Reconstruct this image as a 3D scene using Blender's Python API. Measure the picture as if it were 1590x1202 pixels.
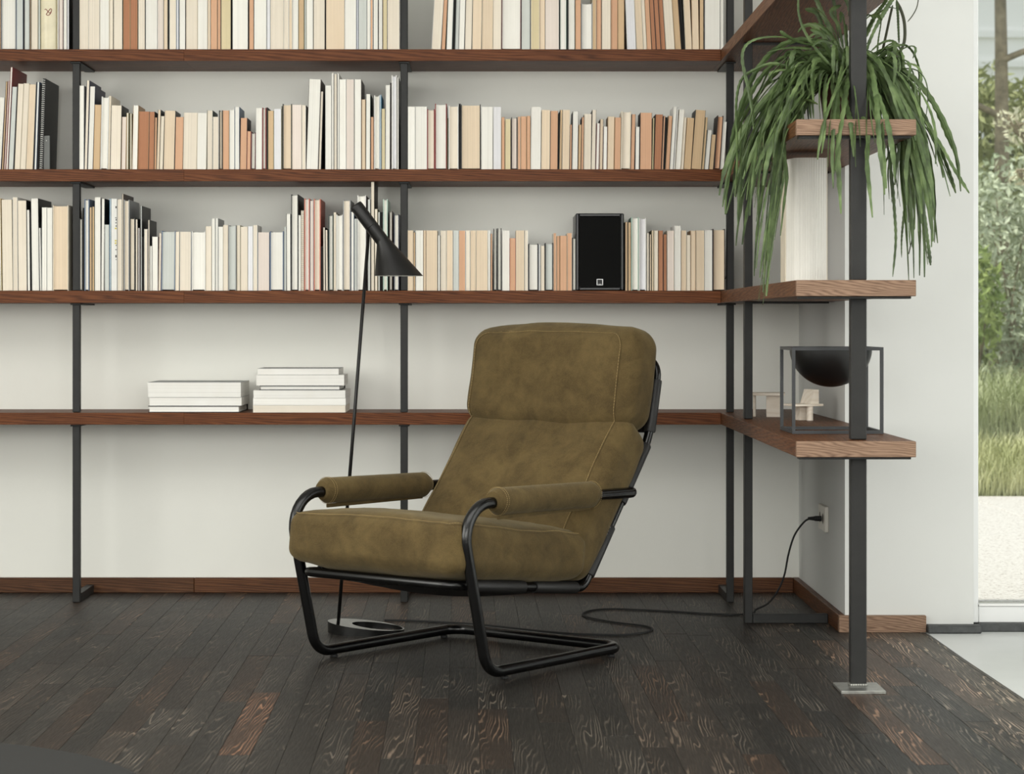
import bpy, math, random
from mathutils import Vector, Matrix, noise
for _o in list(bpy.data.objects):
    bpy.data.objects.remove(_o)
SC = bpy.context.scene
COL = SC.collection
PI = math.pi
R = random.Random(7)

# ------------------------------------------------------------------ camera, sky, sun, lights, exposure
FPX = 3400.0                      # focal length for a 1590 px wide frame
CX, CY = 757.0, 503.0             # principal point (shifted lens)
CAMY, CAMZ = -7.407, 0.907
cam = bpy.data.cameras.new('camera')
camo = bpy.data.objects.new('camera', cam); COL.objects.link(camo)
camo.location = (0, CAMY, CAMZ); camo.rotation_euler = (PI/2, 0, 0)
cam.sensor_width = 36.0; cam.sensor_fit = 'HORIZONTAL'
cam.lens = FPX/1590*36
cam.shift_x = (795-CX)/1590; cam.shift_y = (CY-601)/1590
cam.clip_end = 200; cam.clip_start = 0.05
cam.dof.use_dof = True; cam.dof.focus_distance = 6.3; cam.dof.aperture_fstop = 7.5
SC.camera = camo

W = bpy.data.worlds.new('overcast_sky'); SC.world = W; W.use_nodes = True
W.node_tree.nodes['Background'].inputs[0].default_value = (0.93, 0.965, 1.0, 1)
W.node_tree.nodes['Background'].inputs[1].default_value = 0.95

def light(name, kind, loc, rot, energy, size=None, size_y=None, color=(1, 1, 1), angle=None, spread=None):
    l = bpy.data.lights.new(name, kind); l.energy = energy; l.color = color
    if kind == 'AREA':
        l.shape = 'RECTANGLE'; l.size = size; l.size_y = size_y
        if spread: l.spread = spread
    if angle is not None: l.angle = angle
    o = bpy.data.objects.new(name, l); COL.objects.link(o)
    o.location = loc; o.rotation_euler = rot
    return o
light('sun', 'SUN', (-6, -6, 9), Vector((.60, .0, -.80)).to_track_quat('-Z', 'Y').to_euler(), 3.4, color=(1, .95, .86), angle=0.03)
# daylight through the room's own glazing: a roof light, the window wall behind the camera, the garden side; the left fill is added
light('roof_light', 'AREA', (-.1, -3.7, 2.735), (0, 0, 0), 60, 3.4, 2.2, (1, .99, .965))
light('window_front', 'AREA', (-.3, -9.35, 1.72), (PI/2, 0, 0), 182, 5.6, 1.85, (1, .995, .975))
light('window_garden', 'AREA', (4.05, -2.9, 1.25), (PI/2, 0, PI/2), 44, 3.4, 2.3, (.97, .99, 1))
light('fill_left', 'AREA', (-3.25, -4.4, 1.5), (PI/2, 0, -PI/2), 112, 4.0, 2.0, (1, .985, .94))  # added fill that lifts the side wall, no known window on this side
SC.view_settings.view_transform = 'Standard'
SC.view_settings.look = 'None'
SC.view_settings.gamma = 1.0
SC.view_settings.use_curve_mapping = False
SC.view_settings.exposure = 0.0
SC.display_settings.display_device = 'sRGB'

# ------------------------------------------------------------------ helpers
def lin(r, g, b):
    f = lambda c: (c/255/12.92) if c/255 <= .04045 else ((c/255+.055)/1.055)**2.4
    return (f(r), f(g), f(b), 1)

class NT:
    def __init__(s, name):
        s.m = bpy.data.materials.new(name); s.m.use_nodes = True
        s.t = s.m.node_tree; s.b = s.t.nodes['Principled BSDF']
    def n(s, t, **kw):
        nd = s.t.nodes.new(t)
        for k, v in kw.items():
            if k.startswith('_'): setattr(nd, k[1:], v)
            else: nd.inputs[k.replace('_', ' ')].default_value = v
        return nd
    def l(s, a, b): s.t.links.new(a, b)
    def ramp(s, fac, stops):
        r = s.n('ShaderNodeValToRGB'); e = r.color_ramp.elements
        while len(e) < len(stops): e.new(.5)
        for i, (p, c) in enumerate(stops): e[i].position = p; e[i].color = c
        s.l(fac, r.inputs[0]); return r.outputs[0]
    def coords(s, scale=(1, 1, 1), kind='Object', rnd=False):
        tc = s.n('ShaderNodeTexCoord'); mp = s.n('ShaderNodeMapping')
        mp.inputs['Scale'].default_value = scale
        if rnd:
            oi = s.n('ShaderNodeObjectInfo')
            mu = s.n('ShaderNodeMath', _operation='MULTIPLY'); mu.inputs[1].default_value = 37.0
            s.l(oi.outputs['Random'], mu.inputs[0])
            cb = s.n('ShaderNodeCombineXYZ')
            for i in range(3): s.l(mu.outputs[0], cb.inputs[i])
            s.l(cb.outputs[0], mp.inputs['Location'])
        s.l(tc.outputs[kind], mp.inputs['Vector']); return mp.outputs[0]
    def noise(s, vec, scale, detail=4, rough=.55, dist=0):
        nd = s.n('ShaderNodeTexNoise'); nd.inputs['Scale'].default_value = scale
        nd.inputs['Detail'].default_value = detail; nd.inputs['Roughness'].default_value = rough
        nd.inputs['Distortion'].default_value = dist
        if vec is not None: s.l(vec, nd.inputs['Vector'])
        return nd.outputs[0]
    def mix(s, fac, a, b, mode='MIX'):
        nd = s.n('ShaderNodeMix', _data_type='RGBA', _blend_type=mode)
        for sock, v in ((nd.inputs[0], fac), (nd.inputs[6], a), (nd.inputs[7], b)):
            if hasattr(v, 'is_output'): s.l(v, sock)
            else: sock.default_value = v
        return nd.outputs[2]
    def bump(s, h, strength=.2, dist=.001):
        nd = s.n('ShaderNodeBump'); nd.inputs['Strength'].default_value = strength
        nd.inputs['Distance'].default_value = dist
        s.l(h, nd.inputs['Height']); s.l(nd.outputs[0], s.b.inputs['Normal'])

def simple(name, col, rough=.5, metal=0, spec=.5, vary=0, scale=30, bump=0):
    t = NT(name); b = t.b
    b.inputs['Roughness'].default_value = rough; b.inputs['Metallic'].default_value = metal
    b.inputs['Specular IOR Level'].default_value = spec
    if vary or bump:
        nz = t.noise(t.coords(), scale, 4)
        c = col
        lo = tuple(x*(1-vary) for x in c[:3])+(1,); hi = tuple(min(1, x*(1+vary)) for x in c[:3])+(1,)
        t.l(t.ramp(nz, [(.3, lo), (.7, hi)]), b.inputs['Base Color'])
        if bump: t.bump(nz, bump, .002)
    else:
        b.inputs['Base Color'].default_value = col
    return t.m

class MB:
    def __init__(s): s.v = []; s.f = []
    def add(s, vs, fs):
        o = len(s.v); s.v += [tuple(p) for p in vs]; s.f += [tuple(i+o for i in f) for f in fs]
    def box(s, x0, x1, y0, y1, z0, z1, ch=0, M=None):
        vs = []; fs = []
        if ch <= 0:
            vs = [(x, y, z) for z in (z0, z1) for y in (y0, y1) for x in (x0, x1)]
            fs = [(0, 2, 3, 1), (4, 5, 7, 6), (0, 1, 5, 4), (2, 6, 7, 3), (0, 4, 6, 2), (1, 3, 7, 5)]
        else:                                  # box with chamfered edges
            idx = {}
            X = (x0, x1); Y = (y0, y1); Z = (z0, z1)
            for i in (0, 1):
                for j in (0, 1):
                    for k in (0, 1):
                        sx, sy, sz = 1-2*i, 1-2*j, 1-2*k
                        for a, d in enumerate(((0, sy*ch, sz*ch), (sx*ch, 0, sz*ch), (sx*ch, sy*ch, 0))):
                            idx[i, j, k, a] = len(vs)
                            vs.append((X[i]+d[0], Y[j]+d[1], Z[k]+d[2]))
            g = lambda i, j, k, a: idx[i, j, k, a]
            for i in (0, 1):
                q = [g(i, 0, 0, 0), g(i, 1, 0, 0), g(i, 1, 1, 0), g(i, 0, 1, 0)]; fs.append(tuple(q if i else q[::-1]))
                q = [g(0, i, 0, 1), g(0, i, 1, 1), g(1, i, 1, 1), g(1, i, 0, 1)]; fs.append(tuple(q if i else q[::-1]))
                q = [g(0, 0, i, 2), g(1, 0, i, 2), g(1, 1, i, 2), g(0, 1, i, 2)]; fs.append(tuple(q if i else q[::-1]))
            for i in (0, 1):
                for j in (0, 1):
                    q = [g(i, j, 0, 0), g(i, j, 0, 1), g(i, j, 1, 1), g(i, j, 1, 0)]; fs.append(tuple(q if i == j else q[::-1]))
                    q = [g(i, 0, j, 0), g(i, 1, j, 0), g(i, 1, j, 2), g(i, 0, j, 2)]; fs.append(tuple(q if i != j else q[::-1]))
                    q = [g(0, i, j, 1), g(0, i, j, 2), g(1, i, j, 2), g(1, i, j, 1)]; fs.append(tuple(q if i == j else q[::-1]))
                    for k in (0, 1):
                        q = [g(i, j, k, 0), g(i, j, k, 1), g(i, j, k, 2)]; fs.append(tuple(q))
        if M: vs = [M @ Vector(p) for p in vs]
        s.add(vs, fs); return s
    def tube(s, pts, r, n=10, closed=False, cap=True):
        P = [Vector(p) for p in pts]; N = len(P)
        rad = r if callable(r) else (lambda t: r)
        tan = []
        for i in range(N):
            a = P[(i-1) % N] if (closed or i > 0) else P[0]
            b = P[(i+1) % N] if (closed or i < N-1) else P[-1]
            tan.append((b-a).normalized())
        up = Vector((0, 0, 1)) if abs(tan[0].z) < .9 else Vector((1, 0, 0))
        nrm = (up-tan[0]*up.dot(tan[0])).normalized()
        vs = []; fs = []
        for i in range(N):
            if i:
                nrm = (nrm-tan[i]*nrm.dot(tan[i])).normalized()
            bi = tan[i].cross(nrm); rr = rad(i/(N-1))
            for k in range(n):
                a = 2*PI*k/n
                vs.append(P[i]+(nrm*math.cos(a)+bi*math.sin(a))*rr)
        for i in range(N if closed else N-1):
            j = (i+1) % N; off = 0
            if closed and j == 0:
                off = min(range(n), key=lambda q: (vs[q]-vs[i*n]).length)
            for k in range(n):
                fs.append((i*n+k, i*n+(k+1) % n, j*n+(k+1+off) % n, j*n+(k+off) % n))
        if cap and not closed:
            fs.append(tuple(range(n))[::-1]); fs.append(tuple((N-1)*n+k for k in range(n)))
        s.add(vs, fs); return s
    def lathe(s, prof, n=32, c=(0, 0), M=None):
        vs = []; fs = []
        for r, z in prof:
            for k in range(n):
                a = 2*PI*k/n; vs.append(Vector((c[0]+r*math.cos(a), c[1]+r*math.sin(a), z)))
        for i in range(len(prof)-1):
            for k in range(n):
                fs.append((i*n+k, i*n+(k+1) % n, (i+1)*n+(k+1) % n, (i+1)*n+k))
        if prof[0][0] > 1e-5: fs.append(tuple(range(n))[::-1])
        if prof[-1][0] > 1e-5: fs.append(tuple((len(prof)-1)*n+k for k in range(n)))
        if M: vs = [M @ p for p in vs]
        s.add(vs, fs); return s
    def prism(s, poly, z0, z1, M=None):
        n = len(poly); vs = [Vector((x, y, z0)) for x, y in poly]+[Vector((x, y, z1)) for x, y in poly]
        fs = [tuple(range(n))[::-1], tuple(range(n, 2*n))]+[(i, (i+1) % n, n+(i+1) % n, n+i) for i in range(n)]
        if M: vs = [M @ p for p in vs]
        s.add(vs, fs); return s
    def build(s, name, mat, parent=None, smooth=False, loc=None, rot=None):
        me = bpy.data.meshes.new(name); me.from_pydata(s.v, [], s.f); me.update()
        if mat: me.materials.append(mat)
        if smooth:
            me.polygons.foreach_set('use_smooth', [True]*len(me.polygons))
            if smooth == 'auto': me.set_sharp_from_angle(angle=math.radians(40))
        o = bpy.data.objects.new(name, me); COL.objects.link(o)
        if parent: o.parent = parent
        if loc: o.location = loc
        if rot: o.rotation_euler = rot
        return o

def fillet(pts, radii, closed=False, seg=7, sub=3):
    P = [Vector(p) for p in pts]; N = len(P); out = []
    for i in range(N):
        if not closed and i in (0, N-1): out.append(P[i]); continue
        a, b, c = P[i-1], P[i], P[(i+1) % N]
        d1 = (a-b).normalized(); d2 = (c-b).normalized()
        ang = d1.angle(d2); r = radii[i] if isinstance(radii, (list, tuple)) else radii
        t = min(r/math.tan(ang/2), (a-b).length*.48, (c-b).length*.48)
        p1, p2 = b+d1*t, b+d2*t
        cen = b+(d1+d2).normalized()*(math.hypot(t, t*math.tan(ang/2)))
        rr = (p1-cen).length
        for k in range(seg+1):
            q = p1.lerp(p2, k/seg)
            # slerp around the centre
            v1 = (p1-cen).normalized(); v2 = (p2-cen).normalized(); th = v1.angle(v2)
            if th < 1e-4: w = q
            else: w = cen+(v1*math.sin((1-k/seg)*th)+v2*math.sin(k/seg*th))/math.sin(th)*rr
            out.append(w)
    return out

def empty(name, loc, rz=0):
    o = bpy.data.objects.new(name, None); COL.objects.link(o)
    o.location = loc; o.rotation_euler = (0, 0, rz); o.empty_display_size = .05
    return o
def tag(o, label, cat, group=None, kind=None):
    if label: o['label'] = label
    if cat: o['category'] = cat
    if group: o['group'] = group
    if kind: o['kind'] = kind
    return o
def struct(o): o['kind'] = 'structure'; return o
def spline(pts, seg=8):
    P = [Vector(p) for p in pts]; out = []
    for i in range(len(P)-1):
        p0 = P[max(i-1, 0)]; p1 = P[i]; p2 = P[i+1]; p3 = P[min(i+2, len(P)-1)]
        for k in range(seg):
            t = k/seg
            out.append(.5*((2*p1)+(p2-p0)*t+(2*p0-5*p1+4*p2-p3)*t*t+(3*p1-p0-3*p2+p3)*t**3))
    out.append(P[-1]); return out
def text_mesh(body, size, name, mat, parent, M, extrude=.0003):
    cu = bpy.data.curves.new(name, 'FONT'); cu.body = body; cu.size = size; cu.extrude = extrude
    cu.align_x = 'CENTER'; cu.align_y = 'CENTER'; cu.resolution_u = 2
    tmp = bpy.data.objects.new(name+'_tmp', cu); COL.objects.link(tmp)
    bpy.context.view_layer.update()
    me = bpy.data.meshes.new_from_object(tmp.evaluated_get(bpy.context.evaluated_depsgraph_get()))
    bpy.data.objects.remove(tmp); bpy.data.curves.remove(cu)
    me.name = name; me.materials.clear(); me.materials.append(mat)
    me.transform(M)
    o = bpy.data.objects.new(name, me); COL.objects.link(o); o.parent = parent
    return o

# ------------------------------------------------------------------ materials
def wood(name, dark, mid, light_, rough=.5, scale=1.0, usecolor=False, ring=50, bumpk=.25, spec=.4, limed=False, dist=16.0, xs=1.1):
    t = NT(name); b = t.b
    v = t.coords((xs*scale, 9*scale, 9*scale), rnd=True)
    wv = t.n('ShaderNodeTexWave', _wave_type='BANDS', _bands_direction='DIAGONAL')
    wv.inputs['Scale'].default_value = ring*.07; wv.inputs['Distortion'].default_value = dist
    wv.inputs['Detail'].default_value = 2.0; wv.inputs['Detail Scale'].default_value = .5
    wv.inputs['Detail Roughness'].default_value = .45
    t.l(v, wv.inputs['Vector'])
    vf = t.coords((16*scale, 520*scale, 520*scale), rnd=True)
    fine = t.noise(vf, 1.0, 3, .6)
    if limed: base = t.ramp(wv.outputs[0], [(.0, light_), (.16, mid), (.42, dark), (1, dark)])
    else: base = t.ramp(wv.outputs[0], [(.0, dark), (.3, mid), (1, light_)])
    blot = t.noise(t.coords((2.2*scale, 7*scale, 7*scale), rnd=True), 1.6, 3)
    if limed: base = t.mix(t.ramp(blot, [(.44, (.06,)*3+(1,)), (.62, (1,)*3+(1,))]), t.mix(.25, dark, mid), base)
    else: base = t.mix(.30, base, t.ramp(blot, [(.3, dark), (.7, light_)]))
    base = t.mix(.35, base, t.ramp(fine, [(.3, dark), (.72, light_ if not limed else mid)]))
    if usecolor:
        oi = t.n('ShaderNodeObjectInfo')
        base = t.mix(1.0, base, oi.outputs['Color'], 'MULTIPLY')
    t.l(base, b.inputs['Base Color'])
    b.inputs['Specular IOR Level'].default_value = spec
    rr = t.ramp(fine, [(.2, (rough+.12,)*3+(1,)), (.8, (rough-.06,)*3+(1,))]); t.l(rr, b.inputs['Roughness'])
    h = t.mix(.5, wv.outputs[0], fine); t.bump(h, bumpk, .0012)
    return t.m
M_SHELF = wood('smoked_oak', lin(54, 27, 12), lin(92, 51, 27), lin(121, 73, 41), .42, 1.0, True, 120, spec=.16, xs=.5)
M_END = wood('oak_edge_strip', lin(84, 62, 47), lin(128, 99, 79), lin(156, 128, 106), .5, 1.0, False, 150, .35, .28, False, 13.0)
M_BASEB = wood('skirting_oak', lin(48, 27, 14), lin(80, 48, 28), lin(110, 71, 43), .42, 1.0, True, 110, spec=.2, xs=.5)
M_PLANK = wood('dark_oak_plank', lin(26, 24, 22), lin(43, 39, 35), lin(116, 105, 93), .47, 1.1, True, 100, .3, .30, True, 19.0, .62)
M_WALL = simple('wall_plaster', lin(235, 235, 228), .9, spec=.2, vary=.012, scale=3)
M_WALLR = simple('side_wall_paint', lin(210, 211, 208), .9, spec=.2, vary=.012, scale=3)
M_CEIL = simple('ceiling_white', lin(235, 235, 232), .9, spec=.2)
M_CONC = simple('polished_concrete', lin(214, 216, 214), .35, vary=.04, scale=4)
M_STONE = simple('bluestone', lin(62, 64, 64), .6, vary=.3, scale=60, bump=.3)
M_STEEL = simple('black_steel', lin(36, 36, 35), .5, metal=0, spec=.3, vary=.12, scale=25)
M_BARE = simple('bare_steel', lin(165, 165, 160), .35, metal=.9, vary=.25, scale=45)
M_TUBE = simple('black_lacquer_tube', lin(7, 7, 7), .24, spec=.5)
M_LAMP = simple('matt_black_lacquer', lin(17, 16, 15), .40, spec=.35)
M_LBASE = simple('glossy_black_lacquer', lin(20, 20, 19), .2, spec=.5)
M_BLACK = simple('black_plastic', lin(16, 16, 16), .5)
M_RUBBER = simple('black_rubber', lin(18, 18, 18), .7)
M_SLING = simple('black_saddle_leather', lin(26, 25, 24), .5, vary=.15, scale=80)
M_WHITE = simple('white_lacquer', lin(232, 232, 230), .35)
M_FRAME = simple('window_frame_paint', lin(222, 223, 222), .4)
M_GRILLE = simple('speaker_cloth', lin(9, 9, 8), .9, spec=.2, vary=.3, scale=900)
M_CAB = simple('speaker_satin_black', lin(15, 16, 17), .33)
M_SILVER = simple('silver_badge', lin(205, 205, 205), .3, metal=.6)
M_BOWL = simple('black_bowl_enamel', lin(15, 15, 15), .4)
M_KUBUS = simple('grey_wire_frame', lin(52, 54, 56), .45, metal=.2)
M_PALE = wood('pale_maple', lin(228, 214, 195), lin(240, 228, 212), lin(248, 239, 226), .55, 2.0, False, 20, .05, .3)
M_RUG = simple('charcoal_wool', lin(30, 30, 28), .95, vary=.12, scale=300)
M_POT = simple('brown_glazed_pot', lin(62, 34, 26), .35)
M_SOIL = simple('potting_soil', lin(48, 38, 30), .95, vary=.3, scale=90)
M_SOCK = simple('socket_plastic', lin(214, 210, 200), .4)
M_THREAD = simple('tan_thread', lin(150, 128, 84), .8)
M_THROAT = simple('lamp_inner_white', lin(235, 235, 230), .5)

def suede():
    t = NT('olive_nubuck'); b = t.b
    v = t.coords()
    big = t.noise(v, 7.5, 5, .58, .9); mid = t.noise(v, 30, 4, .6, .5); fine = t.noise(v, 420, 2)
    c = t.ramp(big, [(.28, lin(58, 47, 26)), (.5, lin(77, 63, 37)), (.74, lin(105, 89, 55))])
    c = t.mix(.33, c, t.ramp(mid, [(.3, lin(55, 44, 25)), (.7, lin(105, 88, 54))]))
    c = t.mix(.16, c, t.ramp(fine, [(.3, lin(46, 37, 20)), (.7, lin(118, 101, 66))]))
    t.l(c, b.inputs['Base Color'])
    b.inputs['Roughness'].default_value = .85; b.inputs['Specular IOR Level'].default_value = .15
    b.inputs['Sheen Weight'].default_value = .18; b.inputs['Sheen Roughness'].default_value = .5
    b.inputs['Sheen Tint'].default_value = (.75, .66, .45, 1)
    cr = t.noise(t.coords((1, 1, 2.2)), 17, 3, .5, 1.2)
    h = t.mix(.25, t.mix(.6, mid, cr), fine); t.bump(h, .5, .005)
    return t.m
M_SUEDE = suede()

def page_mat(code, col, flat=False):
    t = NT(('flat_pages_' if flat else 'pages_')+code); b = t.b
    v = t.coords((1.2, 6, 900) if flat else (900, 6, 1.2), rnd=True)
    nz = t.noise(v, 1.0, 2, .6)
    blot = t.noise(t.coords((9, 9, 5), rnd=True), 1.3, 3)
    lo = tuple(x*.90 for x in col[:3])+(1,); hi = tuple(min(1, x*1.06) for x in col[:3])+(1,)
    c = t.ramp(nz, [(.32, lo), (.6, hi)])
    c = t.mix(.14, c, t.ramp(blot, [(.3, tuple(x*a for x, a in zip(col[:3], (.8, .72, .6)))+(1,)), (.65, hi)]))
    oi = t.n('ShaderNodeObjectInfo')
    c = t.mix(1.0, c, t.ramp(oi.outputs['Random'], [(0, (.9, .9, .9, 1)), (1, (1, 1, 1, 1))]), 'MULTIPLY')
    t.l(c, b.inputs['Base Color']); b.inputs['Roughness'].default_value = .9
    b.inputs['Specular IOR Level'].default_value = .15
    t.bump(nz, .3, .0006); return t.m
PAGE = {k: page_mat(k, lin(*c)) for k, c in dict(
    W=(243, 241, 233), C=(238, 228, 211), B=(234, 215, 189), T=(214, 186, 150), O=(222, 178, 146), R=(184, 132, 102),
    G=(212, 216, 211), P=(236, 224, 214), L=(234, 234, 237), Y=(226, 212, 174), D=(36, 34, 33)).items()}
PAGEF = {k: page_mat(k, lin(*c), True) for k, c in dict(W=(244, 243, 238), C=(240, 233, 219)).items()}
PNAME = dict(W='white', C='cream', B='beige', T='tan', O='orange-tan', R='reddish-brown', G='pale grey', P='pinkish cream',
             L='lavender-white', Y='yellowed cream', D='black')
COVER = {k: simple('cover_'+n, lin(*c), .5, vary=.06, scale=25) for k, (n, c) in dict(
    k=('black', (14, 14, 14)), n=('navy', (30, 36, 60)), r=('red', (130, 38, 36)), d=('dark_brown', (52, 36, 28)),
    g=('dark_green', (30, 54, 48)), w=('white', (226, 225, 220)), c=('cream', (220, 210, 190)), b=('blue', (60, 140, 180)),
    e=('grey', (150, 152, 152)), t=('tan', (178, 146, 108)), s=('salmon', (205, 120, 100)), m=('maroon', (84, 30, 30)),
    q=('mint', (178, 204, 190)), o=('ochre', (178, 150, 80)), u=('slate_blue', (98, 116, 140)), f=('green_brown', (120, 116, 84))).items()}
CNAME = dict(k='black', n='navy', r='red', d='dark brown', g='dark green', w='white', c='cream', b='blue', e='grey', t='tan',
             s='salmon', m='maroon', q='mint green', o='ochre', u='slate blue', f='olive')

# ------------------------------------------------------------------ room shell
def slab(name, mat, x0, x1, y0, y1, z0, z1, ch=0, parent=None):
    return MB().box(x0, x1, y0, y1, z0, z1, ch).build(name, mat, parent)
WX = 1.053                    # the side wall's face, and the edge of the return shelves
M_SUB = simple('floor_underlay', lin(20, 18, 17), .9)
floor = struct(slab('floor', M_SUB, -3.3, 1.292, -9.4, 0, -.12, -.014))
struct(slab('floor_concrete', M_CONC, 1.292, 4.1, -9.4, -.93, -.12, -.001))
struct(slab('floor_far_boards', M_PLANK, -3.3, -2.02, -9.4, 0, -.014, -.001))
struct(slab('floor_near_boards', M_PLANK, -2.02, 1.292, -9.4, -3.75, -.014, -.001))
struct(slab('wall_back', M_WALL, -3.3, WX+.3, 0, .03, -.12, 2.76))
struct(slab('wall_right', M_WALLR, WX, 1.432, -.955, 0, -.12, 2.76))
struct(slab('wall_left', M_WALL, -3.45, -3.3, -9.55, .03, -.12, 2.76))
struct(slab('wall_front', M_WALL, -3.3, 4.25, -9.55, -9.4, -.12, 2.76))
struct(slab('wall_garden', M_WALL, 4.1, 4.25, -9.4, -.85, -.12, 2.76))
struct(slab('ceiling', M_CEIL, -3.45, 4.25, -9.55, .03, 2.76, 2.86))

# floor planks, each a part of the floor; laid a touch off square to the bookcase
PW = .069; rot = math.radians(.72)
pr = random.Random(11)
ca, sa = math.cos(rot), math.sin(rot)
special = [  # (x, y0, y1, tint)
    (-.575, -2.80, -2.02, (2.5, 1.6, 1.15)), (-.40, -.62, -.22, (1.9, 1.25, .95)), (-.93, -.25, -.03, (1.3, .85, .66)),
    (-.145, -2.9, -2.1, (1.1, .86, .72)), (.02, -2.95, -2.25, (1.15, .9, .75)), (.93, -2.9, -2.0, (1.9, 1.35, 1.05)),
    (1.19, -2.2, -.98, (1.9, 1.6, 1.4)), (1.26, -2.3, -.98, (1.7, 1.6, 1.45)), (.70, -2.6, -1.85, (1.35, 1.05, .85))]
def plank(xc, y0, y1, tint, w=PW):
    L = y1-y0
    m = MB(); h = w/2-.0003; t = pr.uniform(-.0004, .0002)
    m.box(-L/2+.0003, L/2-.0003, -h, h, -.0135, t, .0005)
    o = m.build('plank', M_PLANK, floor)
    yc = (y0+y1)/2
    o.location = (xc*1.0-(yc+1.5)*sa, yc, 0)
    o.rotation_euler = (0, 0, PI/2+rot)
    k = min(1, max(0, (xc-.80)/.40)); f = 1+1.7*k            # daylight sheen by the glass door, painted into the board tint
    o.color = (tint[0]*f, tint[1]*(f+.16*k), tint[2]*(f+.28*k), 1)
x = 1.292-.0345-.0135
cols = []
k = 0
while x > -2.02:
    cols.append(x); x -= PW
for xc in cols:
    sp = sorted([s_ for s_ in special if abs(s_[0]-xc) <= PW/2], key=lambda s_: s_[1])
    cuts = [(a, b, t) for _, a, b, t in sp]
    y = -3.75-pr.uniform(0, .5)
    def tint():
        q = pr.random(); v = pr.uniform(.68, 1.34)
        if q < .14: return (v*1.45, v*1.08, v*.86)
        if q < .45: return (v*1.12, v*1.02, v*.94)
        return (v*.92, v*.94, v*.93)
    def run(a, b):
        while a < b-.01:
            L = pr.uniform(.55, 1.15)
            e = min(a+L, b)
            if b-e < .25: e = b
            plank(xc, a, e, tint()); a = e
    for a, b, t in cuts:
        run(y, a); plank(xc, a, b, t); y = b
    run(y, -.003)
# thin edge strip of the wooden floor
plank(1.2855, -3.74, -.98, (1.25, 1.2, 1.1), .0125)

# skirting: boards are parts of the base they belong to
bb = struct(empty('baseboard_back', (0, 0, 0)))
for i, (a, b, tn) in enumerate(((-3.3, -.99, 0), (-.99, WX-.021, 1))):
    o = MB().box(a+.0005, b-.0005, -.02, -.0005, 0, .05, .0015).build('skirting_board', M_BASEB, bb)
    o.color = ((.8, .85, .9, 1), (1, 1, 1, 1))[i]
br = struct(empty('baseboard_right', (0, 0, 0)))
o = MB().box(-.477, .477, -.01, .01, 0, .05, .0015).build('skirting_board', M_BASEB, br, loc=(WX-.0105, -.4778, 0), rot=(0, 0, PI/2))
be = struct(empty('baseboard_end', (0, 0, 0)))
MB().box(WX-.0205, 1.289, -.0205, 0, 0, .0495, .0015).build('skirting_board', M_END, be, loc=(0, -.9555, 0)).color = (1, 1, 1, 1)
t1 = struct(MB().box(1.2905, 1.448, -.995, -.955, 0, .023, .003).build('trim_1', M_STONE))
t2 = struct(MB().box(1.449, 4.05, -.955, -.87, -.001, .023, .003).build('trim_2', M_STONE))

# garden window: fixed frame, sill ledge and pane
win = struct(empty('window_1', (0, 0, 0)))
m = MB(); m.box(1.4325, 1.452, -.93, -.87, .0235, 2.75, .002).build('stile', M_FRAME, win)
m = MB(); m.box(3.98, 4.09, -.93, -.87, .0235, 2.75, .002).build('stile', M_FRAME, win)
m = MB(); m.box(1.4525, 3.9795, -.93, -.87, .0235, .072, .002).build('bottom_rail', M_FRAME, win)
m = MB(); m.box(1.4525, 3.9795, -.936, -.90, .0725, .079, .0015).build('sill_ledge', M_WHITE, win)
m = MB(); m.box(1.4525, 3.9795, -.93, -.87, 2.69, 2.75, .002).build('top_rail', M_FRAME, win)
g = NT('clear_glazing')
tr = g.n('ShaderNodeBsdfTransparent'); tr.inputs[0].default_value = (.96, .985, .975, 1)
gl = g.n('ShaderNodeBsdfGlossy'); gl.inputs['Roughness'].default_value = .01
fr = g.n('ShaderNodeFresnel'); fr.inputs[0].default_value = 1.45
mx = g.n('ShaderNodeMixShader')
g.l(fr.outputs[0], mx.inputs[0]); g.l(tr.outputs[0], mx.inputs[1]); g.l(gl.outputs[0], mx.inputs[2])
g.l(mx.outputs[0], g.t.nodes['Material Output'].inputs['Surface'])
MB().box(1.4525, 3.9795, -.898, -.89, .0795, 2.6895).build('pane', g.m, win)

# ------------------------------------------------------------------ bookcase: boards, posts, brackets
case = tag(empty('bookcase', (0, -.15, 0)), 'wall-filling bookcase of brown oak boards on black steel posts, turning the corner', 'bookcase')
SH = [(1.761, 1.7985), (1.370, 1.409), (.975, 1.0147), (.5798, .6185)]    # bottom, top of the boards
FY = -.30
def inw(o): o.location = o.location-Vector((0, -.15, 0)); return o
for z0, z1 in SH:
    for a, b in ((-3.0, -.985), (-.985, .7575)):
        o = MB().box(-(b-a)/2+.0001, (b-a)/2-.0001, FY, -.001, z0, z1, .0006).build('shelf_board', M_SHELF, case)
        o.location = ((a+b)/2, 0, 0); o.color = (1.0, .97, .94, 1); inw(o)
    L = 2.018
    o = MB().box(-(WX-.0015-.758)/2, (WX-.0015-.758)/2, -.009, .009, z0, z1, .0012).build('edge_strip', M_END, case)
    o.location = ((WX-.0015+.758)/2, -2.027, 0); inw(o)
    o = MB().box(-L/2+.0005, L/2-.001, -(WX-.0015-.758)/2, (WX-.0015-.758)/2, z0, z1, .0012).build('shelf_board', M_SHELF, case)
    o.location = ((WX-.0015+.758)/2, -L/2, 0); o.rotation_euler = (0, 0, PI/2); o.color = (.95, 1.1, 1.25, 1); inw(o)
lev = [0]+[z for s_ in SH[::-1] for z in s_]+[2.755]
def post(x0, x1, y0, y1, foot):
    """one steel post in lengths between the boards"""
    for i in range(0, len(lev)-1, 2):
        p = MB().box(x0, x1, y0, y1, lev[i]+(.001 if i else .0), lev[i+1]-.0005, .0015).build('post', M_STEEL, case)
        inw(p)
        if i == 0 and foot:
            f = foot(); f.parent = p
    return
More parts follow.
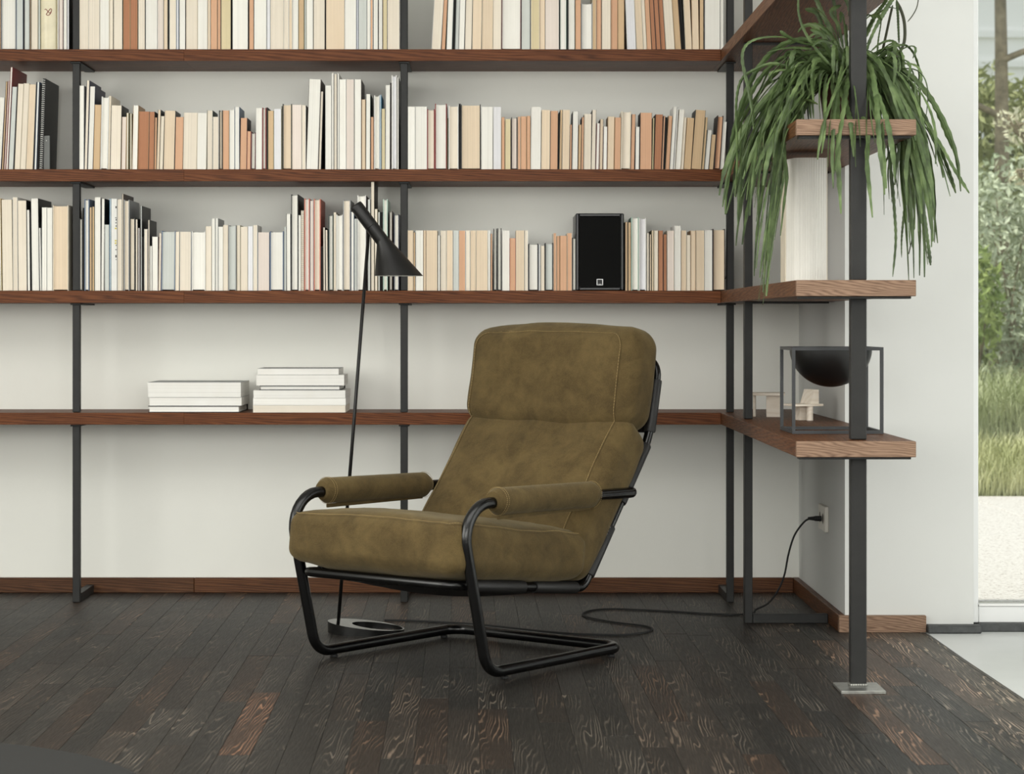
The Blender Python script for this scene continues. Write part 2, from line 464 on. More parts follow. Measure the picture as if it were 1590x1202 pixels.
def bracket(x0, x1, y0, y1):
    for z0, z1 in SH:
        inw(MB().box(x0, x1, y0, y1, z0-.0062, z0-.0003, .001).build('bracket_plate', M_STEEL, case))
for xc in (-2.408, -1.340, -.272, .791):
    def foot(xc=xc):
        return MB().box(xc-.0125, xc+.0125, -.2495, -.022, 0, .028, .0015).build('foot_bar', M_STEEL)
    post(xc-.0118, xc+.0118, -.275, -.25, foot)
    bracket(xc-.017, xc+.017, -.284, -.03)
def foot2():
    return MB().box(.8035, 1.0315, -.775, -.75, 0, .028, .0015).build('foot_bar', M_STEEL)
post(.779, .803, -.775, -.735, foot2)
bracket(.80, 1.035, -.772, -.742)
def foot3():
    return MB().box(.866, .976, -2.046, -1.915, 0, .008, .001).build('foot_plate', M_BARE)
def post3():
    for i in range(0, len(lev)-1, 2):
        z0 = lev[i] if i else .0085
        p = MB().box(.9035, .9425, -1.966, -1.930, z0+.0005, lev[i+1]-.0005, .0025).build('post', M_STEEL, case); inw(p)
        if i == 0:
            f = foot3(); f.parent = p
            w = MB()
            for k in range(26):
                a = k/26*4; sgn = int(a); t = a-sgn
                px = (.9035+.039*t, .9425, .9425-.039*t, .9035)[sgn]; py = (-1.966, -1.966+.036*t, -1.93, -1.93-.036*t)[sgn]
                w.lathe([(.0001, .0075), (.0045, .009), (.003, .0125), (.0001, .0135)], 6, (px, py))
            w.build('weld_bead', M_BARE, p, 'auto')
post3()
bracket(.766+.0, 1.042, -2.022, -1.985)

# ------------------------------------------------------------------ books
SB = 477.4
def ordinal(n):
    u = ['', 'first', 'second', 'third', 'fourth', 'fifth', 'sixth', 'seventh', 'eighth', 'ninth', 'tenth', 'eleventh', 'twelfth',
         'thirteenth', 'fourteenth', 'fifteenth', 'sixteenth', 'seventeenth', 'eighteenth', 'nineteenth']
    if n < 20: return u[n]
    t = {2: 'twent', 3: 'thirt', 4: 'fort', 5: 'fift', 6: 'sixt'}[n//10]
    return t+'ieth' if n % 10 == 0 else t+'y-'+u[n % 10]
bk = random.Random(5)
def book_meshes(w, h, d, hard, spineout=False):
    ct = min(.0028 if hard else .0009, w*.22); ins = .0035 if hard else .0006
    pw = w/2-ct
    pages = MB(); n = 6
    f0 = .005 if hard else .0012
    front = []
    for i in range(n+1):
        s = -1+2*i/n
        yy = f0+((.0045*(1-s*s)) if hard else bk.uniform(0, .0005))
        front.append((s*pw, yy))
    poly = front+[(pw, d-.003), (-pw, d-.003)]
    pages.prism(poly, ins if hard else .0004, h-ins)
    cv = MB(); d0 = .001 if hard else .0
    cv.box(-w/2, -w/2+ct, d0, d, 0, h); cv.box(w/2-ct, w/2, d0, d, 0, h)
    cv.box(-w/2+ct, w/2-ct, d-.003, d, 0, h)
    return pages, cv
allbooks = []
def make_book(x, z, w, h, d, page, cover, hard, lean, label, group, yf=-.287):
    r = empty('book', (x, yf+(0 if hard else bk.uniform(-.001, .004)), z+abs(math.sin(lean))*w/2+.0003))
    r.rotation_euler = (0, lean, 0)
    tag(r, label, 'book', group)
    pg, cv = book_meshes(w, h, d, hard)
    pg.build('pages', PAGE[page], r); cv.build('cover', COVER[cover], r)
    allbooks.append(r)
    return r
# x0 x1 (at the shelf), top, page tone, cover, h = hardback, lean of the top; sizes in 1/4.818 px of the shelf plane
ROW1 = {'left': '''-60 -10 -20 T w;-8 8 0 T k;10 120 0 W e h;122 172 0 G u;175 183 0 D k;184 221 0 G e;223 232 0 T k;233 282 0 C c;284 302 0 G f;304 418 0 S Y;419 430 0 Y f;431 441 0 W w;442 473 0 P m;475 499 0 W w;500 517 0 L k''',
 'middle': '''586 662 0 C c;663 745 0 C w;748 818 0 W c;820 846 0 C c;848 917 0 C k;921 972 0 R t;974 1028 0 R t;1031 1085 0 C k;1090 1176 0 W w;1178 1222 0 P w;1224 1256 0 B k;1258 1266 0 D k;1268 1318 0 C w;1320 1338 0 L u;1340 1388 0 W k;1392 1476 0 C c;1478 1552 0 W c;1554 1573 0 B w;1575 1625 0 O t;1626 1652 0 O d;1653 1728 0 Y k;1737 1856 0 W k;1863 1899 0 O d;1901 1993 0 W w;1995 2023 0 L e;2024 2121 0 C c;2122 2161 0 C w;2162 2187 0 B w;2188 2231 0 W w;2233 2275 0 T f;2276 2292 0 G f;2293 2341 0 W w;2343 2431 0 C k;2440 2577 0 B c;2579 2665 0 W w;2667 2680 0 L u;2681 2745 0 G e;2747 2769 0 W w;2771 2789 0 O w;2791 2829 0 W k;2831 2862 0 W d;2863 2897 0 Y d;2899 2989 0 C w''',
 'right': '''3228 3298 0 C w - 20;3302 3330 0 O t - 8;3338 3382 0 W g - 4;3384 3402 0 D g;3404 3430 0 G e;3432 3472 0 W w;3475 3529 0 C k;3532 3600 0 B c;3604 3686 0 B c;3688 3748 0 C c;3750 3898 0 W m h;3900 3967 0 G k;3971 4037 0 Y w;4038 4077 0 B t;4079 4181 0 P w;4183 4190 0 D k;4191 4236 0 W q;4238 4249 0 D g;4251 4301 0 W g;4304 4345 0 O t;4348 4431 20 W e h;4432 4460 0 T c;4461 4499 0 O d;4502 4568 0 C c;4570 4620 0 O t;4622 4670 0 T t;4692 4758 0 L w - -33;4762 4812 0 B c - -31;4814 4838 0 C c - -28;4840 4874 0 O t - -30;4876 4908 0 R d - -32;4910 4944 0 R d - -36;4946 4980 0 R d - -40;4982 5048 0 C c - -40;5051 5096 0 T t - -30;5098 5122 0 D k - -26;5128 5176 0 B c - -16;5178 5230 0 B t - -6;5232 5264 0 T k;5272 5384 0 W w;5386 5414 0 W e'''}
ROW2 = {'left': '''-40 8 295 W n - 30;12 26 175 T d - 32;28 41 170 P r - 28;43 59 68 W r - 36;62 98 215 G e - 30;100 108 210 D k - 24;110 150 193 C c - 26;152 192 190 C c - 28;195 245 198 B c - 25;247 255 180 D k - 18;257 273 180 W u - 22;275 286 200 D k - 20;289 318 155 D k s 22''',
 'middle': '''590 627 207 W w - 2;630 653 168 C n - 18;655 695 213 W n - 18;697 747 350 T t;750 806 290 W w h;808 822 283 C c;824 904 355 C k - 8;906 940 440 P t - 6;943 958 410 D o;960 970 412 D f;972 986 415 C f;988 1028 355 W t - 10;1030 1108 400 R t;1110 1152 402 R d;1154 1168 445 O t - 6;1170 1192 388 B k - 12;1194 1218 435 C c - 12;1222 1304 395 B k - 10;1306 1368 442 O d - 8;1370 1470 410 C c - 4;1472 1544 412 W c;1548 1591 393 C g;1592 1636 440 C w;1638 1666 393 C k h;1668 1714 393 O t;1716 1754 388 W w;1756 1791 366 W u;1793 1844 448 O d - 6;1846 1874 548 O r - 4;1876 1912 558 W m h;1914 1960 375 W w;1962 1992 373 W r h;1993 2003 370 D d;2005 2048 395 T f;2050 2104 380 L w;2106 2113 360 D f;2114 2184 345 B k h;2186 2256 350 P c;2258 2288 352 C w;2290 2380 160 W d - 22;2382 2402 250 C k - 14;2434 2478 205 W w;2480 2496 112 W w;2498 2522 120 C k;2524 2536 115 D w;2538 2588 160 W w;2590 2648 160 P w;2650 2704 160 W d;2706 2734 310 B t;2736 2770 270 W g - 2;2772 2796 440 O d;2799 2840 280 W w h;2842 2852 275 D b;2853 2882 378 Y k;2884 2916 203 W w - 2;2918 2928 185 D d;2930 2968 130 L w h;2970 2984 145 W k''',
 'right': '''3051 3106 355 W w;3108 3194 355 W w;3195 3252 375 C r h;3254 3342 335 W r h;3345 3354 440 D f;3356 3430 348 C w h;3432 3446 333 D k;3448 3596 340 B k h;3600 3686 357 W w;3690 3748 357 L w;3751 3775 435 O t;3777 3821 448 Y d;3824 3870 437 P d h;3873 3893 430 O c;3895 3938 428 O t;3940 3968 425 O t;3970 4044 357 W w - 4;4048 4112 380 B c - 4;4114 4172 387 O d - 4;4174 4180 400 D k - 6;4182 4202 380 T k - 8;4204 4258 380 B c - 4;4260 4276 490 O d - 3;4278 4322 392 W k - 6;4325 4344 490 T t - 6;4346 4364 435 O d - 6;4366 4420 410 C c - 4;4422 4454 380 C k - 8;4456 4480 480 W r - 8;4482 4508 450 B k - 6;4510 4540 505 W m - 4;4542 4592 430 B t - 6;4594 4640 437 O t - 6;4642 4714 390 C c h 8;4716 4746 412 O d - 10;4750 4782 507 W k - 4;4786 4874 402 O d - 4;4876 4888 440 Y f - 8;4890 4946 415 R d - 14;4948 4962 425 O d - 16;4964 4976 435 D k - 16;4978 5006 425 O t - 24;5010 5034 355 W w - 30;5036 5049 358 W e - 28;5051 5090 378 W c - 30;5092 5112 435 C c - 24;5114 5168 440 T t - 26;5170 5246 383 T k - 34;5248 5266 435 T f - 30;5268 5300 530 W e - 26;5302 5336 565 T d;5340 5386 425 O d h;5388 5414 470 W w'''}
ROW3 = {'left': '''-70 -12 200 C w;0 14 190 D o - -8;20 96 198 C c - -8;98 134 180 C w - -4;136 204 205 C k - -6;206 228 275 W k - -8;230 238 300 D k - -6;240 296 190 W k - -10;298 312 410 D e - -8;314 350 256 W w;352 392 258 W w;395 512 240 B c h''',
 'middle': '''586 618 338 W k h;620 630 260 D k;632 668 195 W u h;670 688 255 T d;690 706 250 T f;710 752 180 W w;754 778 190 W k - 5;782 817 385 G e;820 830 190 D b;832 876 192 Z w;878 911 195 C w;912 925 155 C d;927 968 200 C e h;970 1011 335 C k h;1013 1030 345 C k;1033 1047 410 G m;1049 1062 245 G k;1064 1078 480 D k;1080 1104 418 C w;1107 1120 350 C k;1122 1136 545 W w;1138 1180 475 W w;1183 1203 448 C m - 6;1205 1310 433 G u h;1312 1340 438 C c;1342 1430 438 C u;1434 1538 435 W w h;1540 1582 397 C c;1584 1608 340 W w;1610 1632 338 W e;1634 1668 400 W w;1670 1706 388 C c;1708 1768 390 G e h;1770 1798 390 C f;1800 1852 400 C c;1854 1892 397 L w;1894 1926 388 C w;1928 2016 442 P u;2020 2122 435 W u h;2124 2142 402 G e;2144 2176 305 W k - -6;2178 2232 160 W k h;2234 2250 315 W w;2252 2274 280 C c w;2277 2316 190 W s h;2318 2346 205 P u;2348 2398 193 C s h;2400 2416 548 D d;2418 2434 405 C k - -4;2436 2454 425 C k - -4;2458 2494 312 W g h;2496 2514 293 C c;2516 2564 310 W w h;2566 2622 200 C e h;2626 2648 290 W u;2650 2672 340 G e;2674 2738 165 W w h;2750 2772 195 G d;2775 2801 65 C d;2803 2825 268 C f;2828 2842 290 W g;2844 2862 290 D k;2866 2900 195 W q h;2912 2936 285 W d h;2946 2986 308 W n h''',
 'right': '''3050 3091 420 B c;3092 3108 435 T d;3110 3166 420 W w;3168 3186 420 B t;3188 3272 420 B c;3274 3294 458 W k;3296 3338 422 C c;3340 3388 420 B w;3390 3430 420 G w;3432 3482 422 O w;3484 3516 420 C w;3518 3560 420 B c;3562 3648 420 B c;3650 3667 420 W w;3669 3684 445 O d;3691 3718 408 W k h;3720 3752 405 W k h;3756 3812 420 W w;3814 3856 478 O s;3858 3922 420 B c;3924 3950 420 C w;3953 4027 520 W k h;4029 4043 525 W u;4045 4073 535 C c;4077 4138 515 G k h;4140 4162 440 O c;4164 4186 462 O t;4188 4240 460 O t;4242 4278 440 O c;4281 4310 475 W k h;4676 4696 358 T k;4698 4720 360 T d;4722 4778 322 W q h;4780 4834 327 L w h;4836 4856 440 C k;4858 4872 450 B k;4874 4890 420 B f;4892 4922 420 C c;4924 4960 422 R d;4962 4988 450 R k;4990 5042 422 P c;5044 5092 385 W w;5094 5134 420 B c;5136 5164 455 C c;5166 5204 422 B t;5206 5268 420 B c;5270 5328 418 W w;5332 5424 410 B d h'''}
SHELFNAME = ['top', 'second', 'third']
LEANBOT = {0: 370, 1: 835, 2: 880}
SPEC = {}
for ri, row in enumerate((ROW1, ROW2, ROW3)):
    ztop = SH[ri][1]
    for bay, txt in row.items():
        ent = []
        for e in txt.split(';'):
            q = e.split()
            x0, x1, top = float(q[0]), float(q[1]), float(q[2])
            fl = q[5] if len(q) > 5 else '-'
            dx = float(q[6]) if len(q) > 6 else 0
            bot = LEANBOT[ri] if not (ri and bay == 'right') else LEANBOT[ri]-8
            hh = (bot-top)/4.818/SB
            if ri == 0 and top <= 0: hh = bk.uniform(.205, .27)
            ent.append([x0, x1, hh, q[3], q[4], fl, dx])
        if bay == 'middle':
            for en in ent[:1]: en[0] = max(en[0], 595)
        if ri == 0:                      # tops are above the picture
            for en in ent: en[6] *= en[2]/.16
        # keep neighbours from running into each other
        for a, b in zip(ent, ent[1:]):
            if b[0] < a[1]+.8: b[0] = a[1]+.8
            h = min(a[2], b[2])
            ra = a[1]+a[6]*h/a[2]; lb = b[0]+b[6]*h/b[2]
            if lb < ra+.5: b[6] = (ra+.5-b[0])*b[2]/h
        for i, (x0, x1, hh, pc, cc, fl, dx) in enumerate(ent):
            w = (x1-x0)/4.818/SB-.0003
            lean = math.atan(dx/4.818/SB/hh)
            w *= math.cos(lean)
            xc = ((x0+x1)/2/4.818-757)/SB
            d = max(.11, min(.235, hh*bk.uniform(.62, .74)))
            size = ('tall ' if hh > .26 and ri else 'short ' if hh < .155 and ri else '')+('very thin ' if w < .006 else 'thin ' if w < .0125 else 'thick ' if w > .033 else '')
            leans = ' leaning right' if lean > .05 else ' leaning left' if lean < -.05 else ''
            kind = 'hardback' if 'h' in fl else 'paperback'
            where = 'from left on the %s shelf, %s bay' % (SHELFNAME[ri], bay)
            grp = 'books on the %s shelf, %s bay' % (SHELFNAME[ri], bay)
            if pc == 'S' or pc == 'Z':
                SPEC[pc] = (xc, ztop, w, hh, d, i, where, grp); continue
            if 's' in fl:
                SPEC['spiral'] = (xc, ztop, w, hh, d, i, where, grp, lean); continue
            if pc == 'D':
                lab = '%s%s book%s, %s %s' % (size, CNAME[cc] if cc != 'w' else 'black and white', leans, ordinal(i+1), where)
                make_book(xc, ztop, w, hh, d, 'D' if cc in 'kdgf' else 'W', cc, False, lean, lab, grp)
            else:
                cov = (' with %s cover' % CNAME[cc]) if (cc in 'kngrdbsmquo') else ''
                lab = '%s%s-paged %s%s%s, %s %s' % (size, PNAME[pc], kind, cov, leans, ordinal(i+1), where)
                wd = lab.split()
                if len(wd) > 16: lab = lab.replace(leans, '')
                if len(lab.split()) > 16: lab = lab.replace('-paged', '').replace('with ', '')
                if len(lab.split()) > 16: lab = lab.replace(size, '')
                if len(lab.split()) > 16: lab = lab.replace(' the ', ' ').replace('leaning ', '')
                r_ = make_book(xc, ztop, w, hh, d, pc, cc, 'h' in fl, lean, lab, grp)
                if fl == 'w':             # wire bound
                    mm = MB()
                    for k in range(int(hh/.007)):
                        z = .004+k*.007
                        mm.tube([(-w/2*.9, -.0015, z), (0, -.004, z+.001), (w/2*.9, -.0015, z)], .0009, 5)
                    o_ = mm.build('wire_binding', M_SILVER, r_); o_['kind'] = 'stuff'

# cream book with its spine outward and a red swirl on it
xc, z, w, hh, d, i, where, grp = SPEC['S']
r_ = tag(empty('book', (xc, -.287, z+.0003)), 'glossy cream book, spine outward with red swirl emblem, top shelf, left bay', 'book', grp)
M_GLOSS = simple('glossy_cream_spine', lin(222, 213, 182), .22, vary=.08, scale=20)
sp = MB(); prof = [(-w/2+w*k/8, .006-.006*math.sin(PI*k/8)) for k in range(9)]
sp.prism(prof+[(w/2, .02), (-w/2, .02)], 0, hh).build('spine', M_GLOSS, r_, 'auto')
MB().box(-w/2, w/2, .0201, d, 0, hh).build('cover', COVER['f'], r_)
sw = [(-.0085, .0615), (-.006, .0635), (-.003, .060), (.001, .0545), (.004, .052), (.0075, .056), (.0085, .062), (.006, .0645), (.0025, .060),
      (-.002, .053), (-.0045, .049), (-.003, .046), (.001, .0455), (.005, .049), (.008, .056)]
MB().tube(spline([(x_*1.3, -.0006, z_*1.12+.061) for x_, z_ in sw], 5), .0011, 6).build('swirl_emblem', COVER['r'], r_)
# magazine with printed spine
xc, z, w, hh, d, i, where, grp = SPEC['Z']
r_ = tag(empty('book', (xc, -.287, z+.0003)), 'white magazine with black and yellow print on its spine, third shelf middle bay', 'book', grp)
MB().box(-w/2, w/2, 0, .004, 0, hh, .0008).build('spine', COVER['w'], r_)
MB().box(-w/2, w/2, .0042, d, 0, hh).build('cover', COVER['w'], r_)
k_ = MB(); y_ = MB()
for zz, ln, xx in ((.268, .012, .002), (.236, .004, .001), (.228, .010, .003), (.219, .006, .002), (.208, .008, .003), (.146, .006, .003), (.132, .005, .002),
                   (.108, .014, .002), (.100, .004, .003)):
    k_.box(w/2-.007+xx, w/2-.001, -.0005, .0002, zz, zz+ln*.55)
k_.build('print', COVER['k'], r_)
for zz in (.152, .16, .20): y_.box(w/2-.007, w/2-.001, -.0005, .0002, zz, zz+.005)
y_.build('print', simple('yellow_print', lin(205, 190, 90), .5), r_)
# wire-bound black notebook and the grey booklet in front of it
xc, z, w, hh, d, i, where, grp, lean = SPEC['spiral']
r_ = tag(empty('notebook', (xc, -.283, z+.0015)), 'large black notebook with white wire binding leaning beside the first post', 'notebook', grp)
r_.rotation_euler = (0, lean, 0)
MB().box(-w/2+.003, w/2, .003, .225, 0, hh, .0006).build('cover', COVER['k'], r_)
mm = MB()
for k in range(int(hh/.0068)):
    zz = .003+k*.0068
    mm.tube([(-w*.3, .004, zz), (-w*.25, -.003, zz), (w*.05, -.0045, zz+.001), (w*.3, -.003, zz), (w*.38, .004, zz)], .0012, 5)
o_ = mm.build('wire_binding', COVER['w'], r_); o_['kind'] = 'stuff'
r_ = tag(empty('booklet', ((346/4.818-757)/SB, -.281, SH[1][1]+.0004), math.radians(-24)), 'small grey booklet propped against the black wire-bound notebook', 'booklet')
MB().box(-.0115, .0115, 0, .003, 0, .11, .0004).build('cover', simple('grey_card', lin(112, 114, 112), .6), r_)
MB().lathe([(.0001, 0), (.0016, 0), (.0016, .0006), (.0001, .0008)], 10, M=Matrix.Translation((0, -.0001, .094)) @ Matrix.Rotation(PI/2, 4, 'X')).build('white_dot', COVER['w'], r_)
# brown stain on the page edges of one old book, torn dust jacket near the speaker: small parts
# ------------------------------------------------------------------ stacked books on the low shelf
ST = random.Random(3)
def flat_book(x0, x1, y0, d, z, th, cover, hard, label, group, page='W'):
    r = tag(empty('book', ((x0+x1)/2, y0, z)), label, 'book', group)
    r.rotation_euler = (0, 0, ST.uniform(-.012, .012))
    w = x1-x0; ct = .0022 if hard else .0007; ins = .004 if hard else .0005
    MB().box(-w/2+ins, w/2-(ins if hard else .0005), ins, d-ins*1.5, ct, th-ct).build('pages', PAGEF[page], r)
    c = MB(); c.box(-w/2, w/2, 0, d, 0, ct-.0001); c.box(-w/2, w/2, 0, d, th-ct+.0001, th)
    if hard: c.box(-w/2, w/2, d-.004, d, ct, th-ct)
    c.build('cover', COVER[cover], r); return r
z = SH[3][1]+.0004
Lg = 'white books stacked at left on the low shelf'
z1 = z
for x0, x1, y0, d, th, cv, hd, lab in (
    (-1.104, -.806, -.286, .235, .0215, 'k', True, 'white-paged hardback with black cover at the bottom of the left stack'),
    (-1.100, -.800, -.284, .24, .027, 'w', False, 'white book in the middle of the left stack on the low shelf'),
    (-1.105, -.802, -.286, .245, .049, 'e', False, 'thickest white book, on top of the left stack, grey picture cover')):
    flat_book(x0, x1, y0, d, z1, th, cv, hd, lab, Lg); z1 += th+.0004
z1 = z
Rg = 'white books stacked beside the lamp pole on the low shelf'
for x0, x1, y0, d, th, cv, hd, lab, pg in (
    (-.763, -.462, -.286, .235, .0235, 'w', False, 'cream-white book at the bottom of the stack behind the lamp pole', 'C'),
    (-.763, -.461, -.286, .235, .0225, 'w', False, 'second book from bottom of the stack behind the lamp pole', 'W'),
    (-.762, -.462, -.286, .235, .0255, 'w', False, 'third book from bottom of the lamp-side stack, under the thin black one', 'W'),
    (-.742, -.478, -.284, .20, .0145, 'k', True, 'thin black-covered hardback in the stack beside the lamp pole', 'W'),
    (-.752, -.466, -.286, .215, .0345, 'w', False, 'thick white book second from top of the stack beside the lamp', 'W'),
    (-.748, -.484, -.284, .215, .0205, 'e', False, 'white book with grey picture cover topmost on stack beside lamp', 'W')):
    flat_book(x0, x1, y0, d, z1, th, cv, hd, lab, Rg, pg); z1 += th+.0004

# ------------------------------------------------------------------ armchair
TH = math.radians(38.5)
chair = tag(empty('armchair', (-.0414, -1.441, 0), -TH), 'olive nubuck lounge chair with padded arms on a black bent-tube cantilever frame', 'armchair')
fr = [(.295, .362, .441), (.295, -.417, .455), (.295, -.307, .0215), (.295, .285, .0215)]
loop = fr+[(-a, b, c) for a, b, c in fr[::-1]]
rad = [.04, .088, .068, .05, .05, .068, .088, .04]
MB().tube(fillet(loop, rad, True, 9), .0148, 14, True).build('base_frame', M_TUBE, chair, True)
gl_ = []
for u, v in ((.295, -.235), (.295, .235), (-.295, -.235), (-.295, .235)):
    MB().lathe([(.0001, 0), (.009, 0), (.010, .001), (.010, .0065), (.0001, .0068)], 14, (u, v)).build('glide', M_RUBBER, chair, 'auto')
sp_ = [(.262, -.402, .2505), (.26, .154, .193), (.26, .4685, .584), (.26, .522, .812)]
sloop = sp_+[(-a, b, c) for a, b, c in sp_[::-1]]
srad = [.055, .045, .20, .06, .06, .20, .045, .055]
MB().tube(fillet(sloop, srad, True, 9), .0125, 12, True).build('seat_frame', M_TUBE, chair, True)
# leather sleeves that hold the slings to the rails
def railpt(t):
    """point on the side rail: t in [0,1] seat, [1,2] lower back, [2,3] upper back"""
    i = min(int(t), 2); a, b = Vector(sp_[i]), Vector(sp_[i+1]); return a.lerp(b, t-i)
for sx in (1, -1):
    for t0, t1 in ((.13, .52), (.60, .94), (1.08, 1.40), (1.56, 1.955), (2.08, 2.72)):
        a, b = railpt(t0), railpt(t1)
        a = Vector((a.x*sx, a.y, a.z)); b = Vector((b.x*sx, b.y, b.z))
        o = MB().tube([a, a.lerp(b, .02), a.lerp(b, .5), a.lerp(b, .98), b], lambda q: .0168 if 0 < q < 1 else .0155, 12).build('rail_sleeve', M_SLING, chair, 'auto')
        if sx == 1 and abs(t0-1.08) < .01:
            tg = MB(); d = (b-a).normalized(); nrm = Vector((1, 0, 0)); q = a.lerp(b, .83)
            out = Vector((.55, -.72*d.z, .72*d.y)).normalized(); sd = d.cross(out).normalized()
            M = Matrix((( d.x, sd.x, out.x, q.x), (d.y, sd.y, out.y, q.y), (d.z, sd.z, out.z, q.z), (0, 0, 0, 1)))
            tg.box(-.019, .019, -.0055, .0055, .0158, .0178, .0004, M)
            lt = tg.build('maker_label', M_BLACK, o)
            text_mesh('gelderland', .0085, 'maker_label_lettering', M_WHITE, o, M @ Matrix.Translation((0, 0, .0182)))
# slings under the cushions
def sheet(name, A, B, sag, nn):
    m = MB(); nu, nv = 14, 12; vs = []; fs = []
    for layer in (0, 1):
        for j in range(nv+1):
            for i in range(nu+1):
                s = -1+2*i/nu; t = j/nv
                p = A.lerp(B, t); k = (1-s*s)*math.sin(PI*(.08+.84*t))
                q = Vector((s*.262, p.y, p.z))+nn*(sag*k-.004*layer)
                vs.append(q)
    n1 = (nu+1)*(nv+1)
    for j in range(nv):
        for i in range(nu):
            a = j*(nu+1)+i; f = (a, a+1, a+nu+2, a+nu+1)
            fs += [f, tuple(x+n1 for x in f[::-1])]
    m.add(vs, fs); return m.build(name, M_SLING, chair, True)
sheet('seat_sling', Vector((0, -.37, .245)), Vector((0, .14, .19)), -.035, Vector((0, .1, 1)))
sheet('back_sling', Vector((0, .165, .20)), Vector((0, .466, .575)), .02, Vector((0, .77, -.63)))
sheet('back_sling', Vector((0, .474, .60)), Vector((0, .515, .79)), .015, Vector((0, .98, -.17)))

def cushion(name, half, rr, bulge, M, seams, seed, wr=.004, shape=None, res=30):
    a = half; fn = [0]
    def surf(p):
        """p on the surface of the cube [-1,1]^3"""
        q = Vector((p[0]*a[0], p[1]*a[1], p[2]*a[2]))
        inn = Vector([max(-(a[i]-rr), min(a[i]-rr, q[i])) for i in range(3)])
        d = q-inn
        if d.length > 1e-9: q = inn+d.normalized()*min(rr, d.length) if sum(abs(d[i]) > 1e-9 for i in range(3)) > 1 else inn+d
        x, y, z = q.x/a[0], q.y/a[1], q.z/a[2]
        b = Vector((bulge[0]*x*max(0, (1-y*y))*max(0, (1-z*z*.8)), bulge[1]*y*max(0, 1-x*x)*max(0, 1-z*z*.8), bulge[2]*z*max(0, 1-x**4)*max(0, 1-y**4)))
        q = q+b
        w = Vector((noise.noise(q*9+Vector((seed, 0, 0))), noise.noise(q*9+Vector((0, seed, 5))), noise.noise(q*8+Vector((3, 1, seed)))))
        w2 = noise.noise(Vector((q.x*34, q.y*16, q.z*34+seed)))
        q = q+w*wr+Vector((0, 0, 1))*w2*wr*.35
        if shape: q = shape(q)
        return M @ q
    m = MB(); idx = {}; n = res
    def param(i):
        t = -1+2*i/n; return math.copysign(1-(1-abs(t))**1.35, t)
    def vid(i, j, k):
        key = (i, j, k)
        if key not in idx:
            idx[key] = len(m.v); m.v.append(tuple(surf((param(i), param(j), param(k)))))
        return idx[key]
    for ax in range(3):
        for s in (0, n):
            for i in range(n):
                for j in range(n):
                    c = []
                    for di, dj in ((0, 0), (1, 0), (1, 1), (0, 1)):
                        t = [0, 0, 0]; t[ax] = s; t[(ax+1) % 3] = i+di; t[(ax+2) % 3] = j+dj
                        c.append(vid(*t))
                    m.f.append(tuple(c if s else c[::-1]))
    o = m.build(name, M_SUEDE, chair, True)
    ctr = M @ Vector((0, 0, 0))
    for path in seams:
        pts = [surf(p) for p in path]
        # the sewn ridge
        tb = MB(); cen = ctr
        off = lambda p, e: p+(p-cen).normalized()*e
        tb.tube([off(p, -.0006) for p in pts], .0019, 6); tb.build('seam', M_SUEDE, o, True)
        for side in (-1, 1):
            st = MB(); acc = 0
            for p, q in zip(pts, pts[1:]):
                d = (q-p); L = d.length
                if L < 1e-6: continue
                d /= L; nn = (p-cen).normalized(); sd = d.cross(nn).normalized()
                k = 0.0
                while k < L:
                    c = p+d*k+sd*.0045*side+nn*.0009
                    st.box(-.0016, .0016, -.00055, .00055, -.0004, .0006, 0,
                           Matrix(((d.x, sd.x, nn.x, c.x), (d.y, sd.y, nn.y, c.y), (d.z, sd.z, nn.z, c.z), (0, 0, 0, 1))))
                    k += .0052
            so = st.build('stitching', M_THREAD, o); so['kind'] = 'stuff'
    return o
def lp(a, b, n=26): return [tuple(a[i]+(b[i]-a[i])*k/n for i in range(3)) for k in range(n+1)]
def frame_M(c, yv, zv):
    y = Vector(yv).normalized(); z = Vector(zv).normalized(); x = y.cross(z)
    return Matrix(((x.x, y.x, z.x, c[0]), (x.y, y.y, z.y, c[1]), (x.z, y.z, z.z, c[2]), (0, 0, 0, 1)))
# seat: local y runs front to back, z up
def seat_shape(q):
    f = max(0, -q.y/.28); q = q.copy()
    q.z += .012*f*(1 if q.z > 0 else 0)*(1-(q.x/.30)**2*.5)
    return q
S1 = lp((-.86, -.97, .90), (.86, -.97, .90), 34)
S2 = lp((.965, -.86, .92), (.965, .9, .92), 30)
S3 = lp((-.965, -.86, .92), (-.965, .9, .92), 30)
corner = [(.86+.105*math.sin(t*PI/2/6), -.97+.11*(1-math.cos(t*PI/2/6)), .91) for t in range(1, 6)]
cornerl = [(-x_, y_, z_) for x_, y_, z_ in corner[::-1]]
cushion('seat_cushion', (.296, .282, .060), .034, (.004, .010, .026), frame_M((0, -.150, .3125), (0, 1, -.105), (0, .105, 1)),
        [S3[::-1]+cornerl+S1+corner+S2], 2.0, .005, seat_shape)
